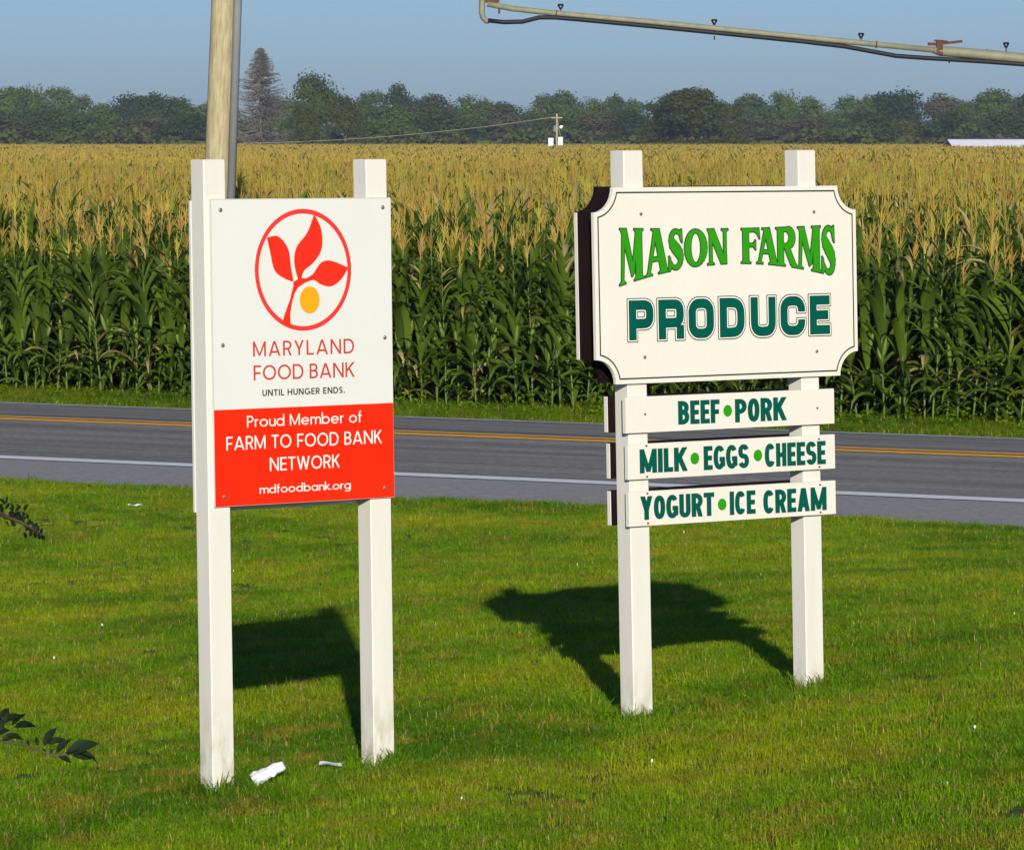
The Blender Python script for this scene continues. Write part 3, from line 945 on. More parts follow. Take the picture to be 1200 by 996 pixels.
hose = [(572, 24.5), (590, 26.5), (612, 26), (632, 21), (650, 21), (680, 23.5), (760, 31), (860, 41), (940, 49), (990, 55), (1020, 60.5), (1050, 66), (1085, 68.5), (1120, 70.5), (1160, 73), (1200, 76), (1300, 87), (1420, 100)]
hp = [rel(bp_(a, b)) + Vector((0, -.05, 0)) for a, b in hose]
mb.tube(hp, .038, 10); mb.build('hose', M['rubber'], pivot, smooth=True)
for px, py in ((657, 8.5), (837, 26.5), (1009, 42.5), (1179, 53.5)):
    mb = MB(); c = rel(bp_(px, py)); pipe_y = 17 + (px - 660) * .0967
    foot = rel(bp_(px, pipe_y - 2.2))
    mb.tube([foot, Vector((foot.x, foot.y, c.z - .05))], .010, 6)
    # triangular deflector frame, point down
    a, b_, d_ = c + Vector((-.042, 0, .036)), c + Vector((.042, 0, .036)), c + Vector((0, 0, -.044))
    mb.tube([a, b_], .017, 6); mb.tube([b_, d_], .017, 6); mb.tube([d_, a], .017, 6)
    mb.tube([a + Vector((0, -.05, 0)), b_ + Vector((0, -.05, 0))], .008, 6)
    mb.build('sprinkler', M['rubber'], pivot)
mb = MB()
mb.box(rel(bp_(1101, 56)), (.10, .16, .24)); mb.box(rel(bp_(1112, 50.5)), (.44, .05, .045), rot=Matrix.Rotation(R(-6), 3, 'Y'))
mb.box(rel(bp_(1093, 52)), (.16, .06, .05)); mb.box(rel(bp_(1103, 48.5)), (.22, .08, .03), rot=Matrix.Rotation(R(6), 3, 'Y'))
mb.build('gun_valve_bracket', M['rust'], pivot)
for px, py in ((1112, 72.5), (837, 45)):
    mb = MB(); c = rel(bp_(px, py)); mb.tube([c + Vector((0, -.05, .03)), c + Vector((0, -.05, -.03))], .012, 6); mb.build('hose_clip', M['rubber'], pivot)
# the wheeled tower that carries the boom, right of the picture
top = rel(bp_(1420, 92))
mb = MB()
for sx in (-1, 1):
    for sy in (-1,1):
        mb.tube([top + Vector((0, 0, -.02)), Vector((sx * .3, sy * 1.7, .6))], .045, 8)
mb.tube([Vector((0, -1.9, .6)), Vector((0, 1.9, .6))], .07, 8); mb.tube([Vector((-.3, -1.7, .6)), Vector((.3, -1.7, .6))], .05, 8); mb.tube([Vector((-.3, 1.7, .6)), Vector((.3, 1.7, .6))], .05, 8)
mb.build('tower_frame', M['galv'], pivot)
for sy in (-1, 1):
    mb = MB(); c = Vector((0, sy * 1.9, .55))
    mb.tube([c + Vector((-.14, 0, 0)), c + Vector((-.1, 0, 0)), c + Vector((.1, 0, 0)), c + Vector((.14, 0, 0))], [.45, .55, .55, .45], 20)
    mb.build('wheel', M['rubber'], pivot)

# ------------------------------------------------------------------ corn
def leaf_strip(L_, W, rise, droop, twist=0, n=7, fold=.25, tip=.12):
    """arching blade starting at the origin, heading +x"""
    mb = MB(); pts = []; x = z = 0; a = rise
    vs_ = []
    for i in range(n + 1):
        t = i / n
        w = W * (min(1, .45 + 2.4 * t) * (1 - t ** 2.2)) + .002
        tw = twist * t
        s_, c_ = math.sin(tw), math.cos(tw)
        fz = fold * w
        # cross direction is y, turned about the run of the blade
        nx_, nz_ = -math.sin(a), math.cos(a)
        for k in (-1, 0, 1):
            yy = k * w / 2; up_ = abs(k) * fz
            yy2 = yy * c_ - up_ * s_; u2 = yy * s_ + up_ * c_
            wav = (.12 * w * math.sin(9 * t + k) if k else 0)
            vs_.append((x + nx_ * (u2 + wav), yy2, z + nz_ * (u2 + wav)))
        d = L_ / n
        x += math.cos(a) * d; z += math.sin(a) * d
        a -= droop * (.25 + 1.5 * t) / n
    fs_ = []
    for i in range(n):
        o_ = i * 3
        fs_ += [(o_, o_ + 3, o_ + 4, o_ + 1), (o_ + 1, o_ + 4, o_ + 5, o_ + 2)]
    mb.add(vs_, fs_)
    return mb

rc = random.Random(11)
LEAF = {'up': [], 'arch': [], 'droop': []}
for k in range(7):
    LEAF['up'].append(leaf_strip(rc.uniform(.42, .58), rc.uniform(.065, .085), R(rc.uniform(66, 78)), R(rc.uniform(25, 75)), rc.uniform(-.8, .8)))
    LEAF['arch'].append(leaf_strip(rc.uniform(.75, .95), rc.uniform(.095, .12), R(rc.uniform(62, 76)), R(rc.uniform(95, 150)), rc.uniform(-1., 1.)))
    LEAF['droop'].append(leaf_strip(rc.uniform(.6, .85), rc.uniform(.085, .11), R(rc.uniform(38, 60)), R(rc.uniform(130, 180)), rc.uniform(-1.2, 1.2)))
LEAFM = {k: [m_.mesh('leaf', M['corn_leaf'], True) for m_ in v] for k, v in LEAF.items()}
DRYM = [m_.mesh('leaf', M['corn_leaf_dry'], True) for m_ in LEAF['droop'][:2]]

def tassel_mb(seed, thick=1.0, nb=12):
    r_ = random.Random(seed); mb = MB()
    mb.tube([(0, 0, 0), (0, 0, .16), (.01, 0, .34)], [.006 * thick, .007 * thick, .004 * thick], 3, False)
    for i in range(nb):
        a = r_.uniform(0, 2 * PI); z0 = r_.uniform(.03, .16); L_ = r_.uniform(.11, .17); sp = r_.uniform(.08, .60)
        dx, dy = math.cos(a), math.sin(a)
        p0 = Vector((0, 0, z0)); p1 = p0 + Vector((dx * sp * L_ * .6, dy * sp * L_ * .6, L_ * .55)); p2 = p0 + Vector((dx * sp * L_, dy * sp * L_, L_ * .9))
        mb.tube([p0, p1, p2], [.0025 * thick, .0052 * thick, .0025 * thick], 3, False)
    return mb

def stalk_mb(h, seed):
    r_ = random.Random(seed); mb = MB(); pts = []; rad = []
    n = 8
    for i in range(n + 1):
        t = i / n; pts.append((r_.uniform(-.008, .008), r_.uniform(-.008, .008), h * t)); rad.append(.0145 * (1 - .62 * t))
    pts[0] = (0, 0, -.05); mb.tube(pts, rad, 5, False)
    for i in range(1, n):   # nodes
        p = Vector(pts[i]); mb.tube([p - Vector((0, 0, .008)), p, p + Vector((0, 0, .008))], [rad[i], rad[i] * 1.35, rad[i]], 5, False)
    return mb

def ear_mb(seed):
    mb = MB(); mb.tube([(0, 0, 0), (.025, 0, .05), (.045, 0, .12), (.062, 0, .19), (.07, 0, .225)], [.010, .024, .027, .016, .005], 7, False, 0)
    for k in range(3): mb.tube([(.068, 0, .215), (.075 + .01 * k, .012 * (k - 1), .245)], [.008, .003], 3, False, 1)
    return mb

def corn_spec(seed, h):
    """leaf list: (kind, variant, z, azimuth, scale, dry)"""
    r_ = random.Random(seed); out = []; n = r_.randint(16, 18); az = r_.uniform(0, 2 * PI)
    for i in range(n):
        t = i / (n - 1); z = h * (.10 + .86 * t)
        z = h * (.05 + .83 * t); kind = 'up' if t > .80 else ('arch' if t > .30 else 'droop')
        out.append((kind, r_.randrange(7), z, az + r_.uniform(-.35, .35), (1.05 - .35 * abs(t - .5) * 2 * (1 if t < .5 else .5)) * r_.uniform(.85, 1.1), (t < .22 and r_.random() < .10) or r_.random() < .015))
        az += PI + r_.uniform(-.45, .45)
    for i in range(4):
        out.append(('droop', r_.randrange(7), h * r_.uniform(.10, .40), r_.uniform(0, 6.3), r_.uniform(.75, 1.0), False))
    return out

NV = 9
CORN = []
for k in range(NV):
    h = rc.uniform(1.70, 1.98)
    CORN.append(dict(h=h, spec=corn_spec(50 + k, h), stalk=stalk_mb(h, k), tassel=tassel_mb(k, .95), ears=[(h * rc.uniform(.42, .48), rc.uniform(0, 6.28)), (h * rc.uniform(.33, .38), rc.uniform(0, 6.28))][:1 + k % 2]))
EAR = ear_mb(1)
EARM = EAR.mesh('ear', [M['corn_husk'], M['corn_silk']], True)
for c in CORN:
    c['stalk_m'] = c['stalk'].mesh('stalk', M['corn_stalk'], True)
    c['tassel_m'] = c['tassel'].mesh('tassel', M['tassel'])
    c['tassel_r'] = c['tassel'].mesh('tassel', M['tassel_red'])
def leaf_mtx(z, az, s_): return Matrix.Translation((0, 0, z)) @ Matrix.Rotation(az, 4, 'Z') @ Matrix.Scale(s_, 4)
# joined versions: foliage of a plant as one mesh, and whole plants for the field
def foliage(c, dry=True):
    mb = MB()
    for kd, v_, z, az, s_, dr in c['spec']:
        mb.merge(LEAF[kd][v_], leaf_mtx(z, az, s_), {0: 1 if dr else 0})
    return mb
for k0, c in enumerate(CORN):
    f = foliage(c); c['foliage_m'] = f.mesh('leaves', [M['corn_leaf'], M['corn_leaf_dry']], True)
    w = MB(); w.merge(f, None, {0: 0, 1: 1}); w.merge(c['stalk'], None, {0: 2})
    w.merge(tassel_mb(k0, 1.1, 8), Matrix.Translation((0, 0, c['h'] - .06)) @ Matrix.Scale(.95, 4), {0: 3})
    for z, az in c['ears']: w.merge(EAR, leaf_mtx(z, az, 1), {0: 4, 1: 5})
    c['whole'] = w.mesh('corn_plant_whole', [M['corn_leaf'], M['corn_leaf_dry'], M['corn_stalk'], M['tassel'], M['corn_husk'], M['corn_silk']], True)

def in_view(x, y, m=1.0, extra=0):
    return abs(x) < .1072 * y * m + extra

first = {}
CORN_LABEL = 'tall green corn plant with golden tassel in the field edge across the road'
def put_corn(x, y, k, rz_, sc, detail, red):
    c = CORN[k]
    r_ = empty('corn_plant', (x, y, gz(x, y)), (random.uniform(-.08, .08), random.uniform(-.08, .10), rz_))
    r_.scale = (sc, sc, sc)
    tag(r_, CORN_LABEL, 'corn plant', 'corn plants along the near edge of the cornfield')
    o_ = link('stalk', c['stalk_m'], r_)
    o_ = link('tassel', c['tassel_r'] if red else c['tassel_m'], r_); o_.location = (0, 0, c['h'] - .04)
    for z, az in c['ears']:
        o_ = link('ear', EARM, r_); o_.location = (0, 0, z); o_.rotation_euler = (0, 0, az)
    if detail:
        for kd, v_, z, az, s_, dr in c['spec']:
            o_ = link('leaf', DRYM[v_ % 2] if dr else LEAFM[kd][v_], r_)
            o_.location = (0, 0, z); o_.rotation_euler = (0, 0, az); o_.scale = (s_,) * 3
    else:
        o_ = link('leaves', c['foliage_m'], r_); tag(o_, kind='stuff')

# corn rows run along the road
rowv = 10.35; nplants = 0; row = 0; field_pts = []
rr = random.Random(21)
while rowv < 110:
    hrow = .97 + .16 * sm(row / 5)
    u = -80.0
    step = .155 if rowv < 14 else .17 if rowv < 40 else .20
    while u < 80:
        u += step * rr.uniform(.75, 1.3)
        v = rowv + rr.uniform(-.05, .05)
        x, y = road_xy(u, v)
        if y > 132 or y < 38: continue
        if not in_view(x, y, 1.32, 4): continue
        hs_ = hrow * rr.uniform(.90, 1.09)
        if nplants < 300 and in_view(x, y, 1.01, .3):
            put_corn(x, y, rr.randrange(NV), rr.uniform(0, 6.28), hs_, nplants < 150, rr.random() < .3)
            nplants += 1
        else:
            field_pts.append((x, y, gz(x, y), rr.uniform(-.07, .09), rr.uniform(-.08, .08), rr.uniform(0, 6.28), hs_, rr.randrange(NV)))
    rowv += .74; row += 1

# generic scatterer: one object, geometry nodes on points
def scatter(name, pts, meshes, label, kind='stuff'):
    protos = bpy.data.collections.new(name + '_sources')
    for i, m_ in enumerate(meshes):
        o_ = bpy.data.objects.new('%s_source_%02d' % (name, i), m_); protos.objects.link(o_)
    P = np.array(pts, dtype=np.float32)
    me = bpy.data.meshes.new(name); me.vertices.add(len(P))
    me.vertices.foreach_set('co', P[:, :3].ravel())
    a = me.attributes.new('rot', 'FLOAT_VECTOR', 'POINT'); a.data.foreach_set('vector', P[:, 3:6].ravel())
    a = me.attributes.new('scl', 'FLOAT', 'POINT'); a.data.foreach_set('value', P[:, 6].copy())
    a = me.attributes.new('idx', 'INT', 'POINT'); a.data.foreach_set('value', P[:, 7].astype(np.int32))
    o_ = link(name, me)
    ng = bpy.data.node_groups.new(name + '_nodes', 'GeometryNodeTree')
    ng.interface.new_socket('Geometry', in_out='INPUT', socket_type='NodeSocketGeometry')
    ng.interface.new_socket('Geometry', in_out='OUTPUT', socket_type='NodeSocketGeometry')
    N, L = ng.nodes, ng.links
    gi = N.new('NodeGroupInput'); go = N.new('NodeGroupOutput')
    ip = N.new('GeometryNodeInstanceOnPoints')
    ci = N.new('GeometryNodeCollectionInfo'); ci.inputs[0].default_value = protos
    ci.inputs['Separate Children'].default_value = True; ci.inputs['Reset Children'].default_value = True
    def na(nm, tp):
        n_ = N.new('GeometryNodeInputNamedAttribute'); n_.data_type = tp; n_.inputs[0].default_value = nm; return n_.outputs[0]
    er = N.new('FunctionNodeEulerToRotation')
    L.new(na('rot', 'FLOAT_VECTOR'), er.inputs[0])
    L.new(gi.outputs[0], ip.inputs['Points']); L.new(ci.outputs[0], ip.inputs['Instance'])
    ip.inputs['Pick Instance'].default_value = True
    L.new(na('idx', 'INT'), ip.inputs['Instance Index']); L.new(er.outputs[0], ip.inputs['Rotation'])
    L.new(na('scl', 'FLOAT'), ip.inputs['Scale'])
    L.new(ip.outputs[0], go.inputs[0])
    md = o_.modifiers.new('scatter', 'NODES'); md.node_group = ng
    tag(o_, label, kind=kind)
    return o_
scatter('corn_field', field_pts, [c['whole'] for c in CORN], 'dense cornfield with golden tassels filling the land behind the front rows')

# the distant field: patches of plant tops
def patch(seed, w, d, n, thick):
    # foliage and tassels of many plants, tops only
    r_ = random.Random(seed); mb = MB()
    for i in range(n):
        x, y = r_.uniform(-w / 2, w / 2), r_.uniform(-d / 2, d / 2); h = r_.uniform(1.74, 2.08) + (.3 if r_.random() < .02 else 0)
        mt = Matrix.Translation((x, y, h)) @ Matrix.Rotation(r_.uniform(0, 6.3), 4, 'Z')
        # tassel
        for j in range(7):
            a = r_.uniform(0, 6.3); sp = r_.uniform(.0, .08); z0 = r_.uniform(-.05, .06)
            p0 = Vector((0, 0, z0)); p1 = Vector((math.cos(a) * sp, math.sin(a) * sp, z0 + r_.uniform(.18, .28)))
            s_ = Vector((-math.sin(a + 1), math.cos(a + 1), 0)) * .0085 * thick
            mid = (p0 + p1) / 2
            mb.add([mt @ p0, mt @ (mid + s_), mt @ p1, mt @ (mid - s_)], [(0, 1, 2, 3)], 1 if r_.random() < .75 else 2)
        for j in range(6):
            a = r_.uniform(0, 6.3); z0 = r_.uniform(-.80, -.08); L_ = r_.uniform(.3, .5); wv = .04 * thick ** .5
            dx, dy = math.cos(a), math.sin(a); s_ = Vector((-dy, dx, 0)) * wv
            p0 = Vector((0, 0, z0)); p1 = Vector((dx * L_ * .35, dy * L_ * .35, z0 + L_ * .6)); p2 = Vector((dx * L_ * .9, dy * L_ * .9, z0 + L_ * .55))
            mb.add([mt @ (p0 - s_), mt @ (p0 + s_), mt @ (p1 + s_), mt @ (p1 - s_), mt @ p2], [(0, 1, 2, 3), (3, 2, 4)], 0)
    return mb.mesh('corn_patch', [M['corn_leaf'], M['tassel'], M['tassel_red']])
PM = [patch(100 + k, 3, 1.5, 28, 1.2) for k in range(5)] + [patch(200 + k, 6, 3, 80, 2.0) for k in range(4)]
fp_ = []
y = 0
for (v0, v1, du, dv, base_i, nb_) in ((100, 300, 2.9, 1.45, 0, 5), (300, 830, 5.8, 2.9, 5, 4)):
    v = v0
    while v < v1:
        for side in (0,):
            # x range in view along this row
            u = -700
            ulist = []
            # solve in-view u range numerically
            x0, y0 = road_xy(0, v)
            for uu in np.arange(-760, 420, du):
                x, y = road_xy(uu, v)
                if y < 120 or not in_view(x, y, 1.22, 6): continue
                if y > 905: continue
                # leave the farm building and the field pole free
                if 628 < y < 680 and x > 57.0: continue
                fp_.append((x + rr.uniform(-.3, .3), y, ROAD_Z - .08, 0, 0, -A_R + (PI if rr.random() < .5 else 0) + rr.uniform(-.05, .05), rr.uniform(.96, 1.07) - .03 * sm((y - 180) / 300), base_i + rr.randrange(nb_)))
        v += dv
scatter('distant_corn', fp_, PM, 'golden tasselled cornfield stretching to the tree line')

# ------------------------------------------------------------------ grass
def clump(seed, n, rad, h, w, straw=.06):
    r_ = random.Random(seed); mb = MB()
    for i in range(n):
        a = r_.uniform(0, 6.3); d = rad * math.sqrt(r_.random()); x, y = math.cos(a) * d, math.sin(a) * d
        hh = h * r_.uniform(.45, 1.15); b = r_.uniform(0, 6.3); lean = r_.uniform(.2, 1.7) * hh; ww = w * r_.uniform(.7, 1.2)
        c_, s_ = math.cos(b), math.sin(b); sx, sy = -s_ * ww / 2, c_ * ww / 2
        p = [(x - sx, y - sy, -.01), (x + sx, y + sy, -.01),
             (x + c_ * lean * .35 + sx * .8, y + s_ * lean * .35 + sy * .8, hh * .55), (x + c_ * lean * .35 - sx * .8, y + s_ * lean * .35 - sy * .8, hh * .55),
             (x + c_ * lean, y + s_ * lean, hh * r_.uniform(.8, 1))]
        mb.add(p, [(0, 1, 2, 3), (3, 2, 4)], 1 if r_.random() < straw else 0)
    return mb.mesh('grass_clump', [M['grass'], M['straw']])
CL = [clump(300 + k, 74, .09, .042, .0036, .07) for k in range(6)] + [clump(330 + k, 16, .06, .090, .0045, .03) for k in range(3)]
gp = []
rg = random.Random(4)
def lawn_density(y): return 185 if y < 24 else (140 if y < 30 else 105)
cell = 1.0
for yy in np.arange(14.5, 47, cell):
    for xx in np.arange(-9, 9, cell):
        cx_, cy_ = xx + .5, yy + .5
        if not in_view(cx_, cy_, 1.2, 1.6): continue
        if road_uv(cx_, cy_)[1] > -1.0: continue
        for i in range(int(lawn_density(yy) * cell * cell)):
            x, y = xx + rg.random() * cell, yy + rg.random() * cell
            v = road_uv(x, y)[1]
            if v > -2.12 + .16 * math.sin(x * 2.3) + .10 * math.sin(x * 7.1) + rg.uniform(-.08, .08): continue
            tall = rg.random() < .03
            s_ = rg.uniform(.7, 1.15) * (1 + .25 * math.sin(x * 1.7 + 1) * math.sin(y * 1.3))
            if -2.9 < v: s_ *= 1.35
            gp.append((x, y, gz(x, y), 0, 0, rg.uniform(0, 6.28), s_, (6 + rg.randrange(3)) if tall else rg.randrange(6)))
# longer grass the mower misses round the posts
for root in (s1, s2):
    mw = Matrix.LocRotScale(root.location, root.rotation_quaternion, None)
    for lx in ((.05, .85) if root is s1 else (.05, 1.02)):
        for i in range(26):
            a = rg.uniform(0, 6.28); d = rg.uniform(.06, .13)
            p = mw @ Vector((lx + math.cos(a) * d, .05 + math.sin(a) * d, 0))
            gp.append((p.x, p.y, gz(p.x, p.y), 0, 0, rg.uniform(0, 6.28), rg.uniform(.8, 1.2), 6 + rg.randrange(3)))
scatter('grass', gp, CL, 'short mown green lawn grass with yellowish patches')
# verge between road and corn
VG = []
for k in range(5):
    m_ = clump(360 + k, 60, .16, .10, .009, .05); m_.materials[0] = M['verge']; VG.append(m_)
def weed(seed):
    r_ = random.Random(seed); mb = MB()
    for i in range(40):
        a = r_.uniform(0, 6.3); d = r_.uniform(0, .14); z = r_.uniform(.02, .22); s_ = r_.uniform(.02, .04)
        c = Vector((math.cos(a) * d, math.sin(a) * d, z)); e = Euler((r_.uniform(-1, 1), r_.uniform(-1, 1), r_.uniform(0, 6))).to_matrix()
        mb.add([c + e @ Vector(q) * s_ for q in ((-1, 0, 0), (0, -.6, 0), (1, 0, 0), (0, .6, 0))], [(0, 1, 2, 3)])
    return mb.mesh('weed', M['verge'])
VG += [weed(380 + k) for k in range(3)]
vp = []
for i in range(9000):
    u = rg.uniform(-22, 16); v = rg.uniform(7.72, 11.2)
    if v < 7.95 and rg.random() < .5: continue
    x, y = road_xy(u, v)
    if not in_view(x, y, 1.2, 2): continue
    tall = .9 + .25 * sm((v - 9.2) / 1.2)
    vp.append((x, y, gz(x, y), 0, 0, rg.uniform(0, 6.28), rg.uniform(.6, 1.1) * tall, rg.randrange(5) if rg.random() < .93 or v < 9.2 else 5 + rg.randrange(3)))
scatter('verge_grass', vp, VG, 'strip of rough green grass and weeds between road and corn')
# clover heads
mb = MB(); mb.tube([(0, 0, .0), (0, 0, .045), (0, 0, .05), (0, 0, .062), (0, 0, .068)], [.001, .001, .007, .008, .003], 6)
cm = mb.mesh('clover', M['clover'])
cp = []
for i in range(12):
    y = 16 + 22 * rg.random() ** 1.3; x = rg.uniform(-.125, .125) * y
    if road_uv(x, y)[1] > -3: continue
    cp.append((x, y, gz(x, y), rg.uniform(-.4, .4), rg.uniform(-.4, .4), 0, rg.uniform(.45, .8), 0))
scatter('clover_flowers', cp, [cm], 'tiny white clover heads scattered in the lawn')

# ------------------------------------------------------------------ litter
def crumple(name, L_, r0, r1, seed, loc, rot, label, cat):
    r_ = random.Random(seed); mb = MB(); vs_ = []; n = 12; m_ = 9
    for i in range(m_):
        t = i / (m_ - 1)
        rad = r0 + (r1 - r0) * t
        if i in (0, m_ - 1): rad *= .86
        fold = -.012 if i == 5 else 0
        for k in range(n):
            a = 2 * PI * k / n; rr2 = rad * (1 + r_.uniform(-.20, .14)) + fold * (1 if k % 3 else -.4)
            vs_.append((L_ * t + r_.uniform(-.004, .004), math.cos(a) * rr2, math.sin(a) * rr2 * .72))
    fs_ = [(i * n + k, i * n + (k + 1) % n, (i + 1) * n + (k + 1) % n, (i + 1) * n + k) for i in range(m_ - 1) for k in range(n)]
    fs_ += [tuple(range(n - 1, -1, -1)), tuple(range((m_ - 1) * n, m_ * n))]
    mb.add(vs_, fs_); o_ = mb.build(name, M['paper']); o_.location = loc; o_.rotation_euler = rot
    tag(o_, label, cat); return o_
px_ = -1.055
crumple('paper_cup', .140, .034, .021, 9, (px_ + .01, 19.12, gz(px_, 19.12) + .030), (R(50), R(-24), R(12)), 'crumpled white paper cup on the grass beside the left post', 'litter')
mb = MB()
prev = None
vs_ = []
for i in range(7):
    t = i / 6; vs_ += [(t * .095, 0, .004 + .005 * math.sin(t * 5)), (t * .095 + .004, .03, .010 + .004 * math.sin(t * 5 + 1))]
mb.add(vs_, [(2 * i, 2 * i + 2, 2 * i + 3, 2 * i + 1) for i in range(6)])
mb.add([(p[0], p[1], p[2] - .003) for p in vs_], [(2 * i + 1, 2 * i + 3, 2 * i + 2, 2 * i) for i in range(6)])
o = mb.build('paper_scrap', M['paper']); px_ = -.79
o.location = (px_, 19.42, gz(px_, 19.42) + .03); tag(o, 'thin strip of white paper lying on the lawn between the sign posts', 'litter')
mb = MB(); vs_ = []
for i in range(9):
    t = i / 8; w = .012 + .006 * math.sin(7 * t); vs_ += [(t * .14, -w, .008 * math.sin(9 * t)), (t * .14, w, .01 + .008 * math.cos(8 * t))]
mb.add(vs_, [(2 * i, 2 * i + 2, 2 * i + 3, 2 * i + 1) for i in range(8)])
mb.add([(p[0], p[1], p[2] - .003) for p in vs_], [(2 * i + 1, 2 * i + 3, 2 * i + 2, 2 * i) for i in range(8)])
p = at(150, 580, 39.0)
o = mb.build('paper_scrap', M['paper']); o.location = (p.x, p.y, gz(p.x, p.y) + .035); o.scale = (.8, .7, .6)
tag(o, 'small white scrap in the grass near the road at far left', 'litter')

# ------------------------------------------------------------------ things far out in the field
DF = 640
c = at(652.5, 170, DF)
fgz = ROAD_Z - .08
fpz = empty('field_pole', (c.x, DF, fgz)); tag(fpz, 'small distant utility pole with white lamp standing in the corn', 'utility pole')
topz = at(652.5, 133.5, DF).z - fgz
mb = MB(); mb.tube([(0, 0, -.5), (0, 0, topz)], [.16, .12], 8); mb.build('pole', M['grey_wood'], fpz)
mb = MB(); mb.box((0, -.15, topz - .55), (1.5, .14, .16)); mb.build('crossarm', M['grey_wood'], fpz)
mb = MB(); mb.tube([(.15, -.1, topz - 2.0), (.55, -.2, topz - 1.75)], .05, 6); mb.build('lamp_arm', M['grey_wood'], fpz)
mb = MB(); mb.tube([(.45, -.2, topz - 1.9), (.62, -.2, topz - 1.72), (.82, -.2, topz - 1.66)], [.22, .2, .1], 10); mb.build('lamp', M['lamp_white'], fpz)
mb = MB(); mb.tube([(.1, 0, topz - .9), (1.1, 0, 0)], .035, 5); mb.build('guy_wire', M['wire'], fpz)
mb = MB(); mb.tube([(-.28, -.1, topz - 2.4), (-.28, -.1, topz - 1.6)], .16, 8); mb.build('transformer', M['pvc'], fpz)
for k, (pa, pb, ya, yb, lb) in enumerate(((642.5, 648.5, 162.0, 172, 'left one of two white cabinets at the foot of the distant pole'), (654, 659.5, 161.0, 171, 'right one of two white cabinets at the foot of the distant pole'))):
    a = at(pa, ya, DF - 1); b = at(pb, yb, DF - 1)
    r_ = empty('electrical_cabinet', ((a.x + b.x) / 2, DF - 1, fgz)); tag(r_, lb, 'cabinet', 'white cabinets by the field pole')
    w = b.x - a.x; zt = a.z - fgz
    mb = MB(); mb.box((0, 0, zt - .55), (w, .5, 1.1), bev=.03); mb.build('cabinet_body', M['cabinet'], r_)
    mb = MB(); mb.box((0, -.27, zt - .55), (w * .8, .03, .9)); mb.build('door', M['cabinet'], r_)
    mb = MB(); mb.box((0, 0, zt + .03), (w + .1, .6, .06)); mb.build('cap', M['pvc'], r_)
    for sx in (-1, 1):
        mb = MB(); mb.tube([(sx * w * .35, 0, -.1), (sx * w * .35, 0, zt - 1.09)], .05, 6); mb.build('leg', M['pvc'], r_)
# second pole of that line, almost hidden by the near utility pole
c2 = at(262, 172, DF)
fp3 = empty('field_pole', (c2.x, DF, fgz)); tag(fp3, 'short distant pole right behind the tall utility pole where the thin wire ends', 'utility pole')
t3 = at(262, 168, DF).z - fgz
mb = MB(); mb.tube([(0, 0, -.5), (0, 0, t3)], [.14, .12], 8); mb.build('pole', M['grey_wood'], fp3)
mb = MB()
A_ = Vector((c.x - .7, DF - .15, fgz + topz - .5)); B_ = Vector((c2.x, DF, fgz + t3 - .05))
pts = []
for i in range(25):
    t = i / 24; q = A_.lerp(B_, t); q.z -= 1.9 * 4 * t * (1 - t) * .42; pts.append(q)
mb.tube(pts, .032, 5)
o = mb.build('overhead_wire', M['wire']); tag(o, 'thin sagging wire running left from the distant field pole', 'wire')

# farm building with the white roof
BD = 655
bl = at(1123, 168, BD)
br = empty('farm_building', (bl.x, BD, fgz)); br.rotation_euler = (0, 0, R(8))
tag(br, 'long low red farm building with white roof beyond the corn', 'barn')
rgz = at(1120, 163.4, BD).z - fgz; ez = at(1120, 176, BD).z - fgz
Lb, Wb = 46, 9
mb = MB()
mb.add([(0, 0, -.3), (Lb, 0, -.3), (Lb, Wb, -.3), (0, Wb, -.3), (0, 0, ez), (Lb, 0, ez), (Lb, Wb, ez), (0, Wb, ez), (0, Wb / 2, rgz - .06), (Lb, Wb / 2, rgz - .06)],
       [(0, 1, 5, 4), (2, 3, 7, 6), (3, 0, 4, 8, 7), (1, 2, 6, 9, 5)])
mb.build('wall', M['barn_red'], br)
for sgn in (0, 1):
    y0 = -.5 if not sgn else Wb + .5
    mb = MB(); zz = ez - .12
    vs_ = [(-.5, y0, zz), (Lb + .5, y0, zz), (Lb + .5, Wb / 2, rgz), (-.5, Wb / 2, rgz)]
    mb.add(vs_ + [(p[0], p[1], p[2] - .08) for p in vs_], [(0, 1, 2, 3), (7, 6, 5, 4), (0, 4, 5, 1), (1, 5, 6, 2), (2, 6, 7, 3), (3, 7, 4, 0)])
    rf = mb.build('roof', M['barn_roof'], br)
    if not sgn:
        mb = MB()
        for k in range(46):
            x = -.3 + k * 1.0; dy = Wb / 2 + .5; mb.box((x, (y0 + Wb / 2) / 2, (zz + rgz) / 2 + .02), (.05, math.hypot(dy, rgz - zz), .05), rot=Matrix.Rotation(math.atan2(rgz - zz, dy), 3, 'X'))
        tag(mb.build('roof_seams', M['barn_roof'], rf), kind='stuff')
mb = MB(); mb.box((Lb / 2, Wb / 2, rgz + .04), (Lb + 1, .5, .10)); mb.build('ridge_cap', M['dark_eave'], br)
for k in range(5):
    mb = MB(); mb.box((4 + k * 8.5, -.02, ez * .5), (1.6, .08, .7)); mb.build('window', M['dark_eave'], br)
mb = MB(); mb.box((-.04, Wb / 2, 1.0), (.08, 2.4, 2.1)); mb.build('door', M['barn_roof'], br)

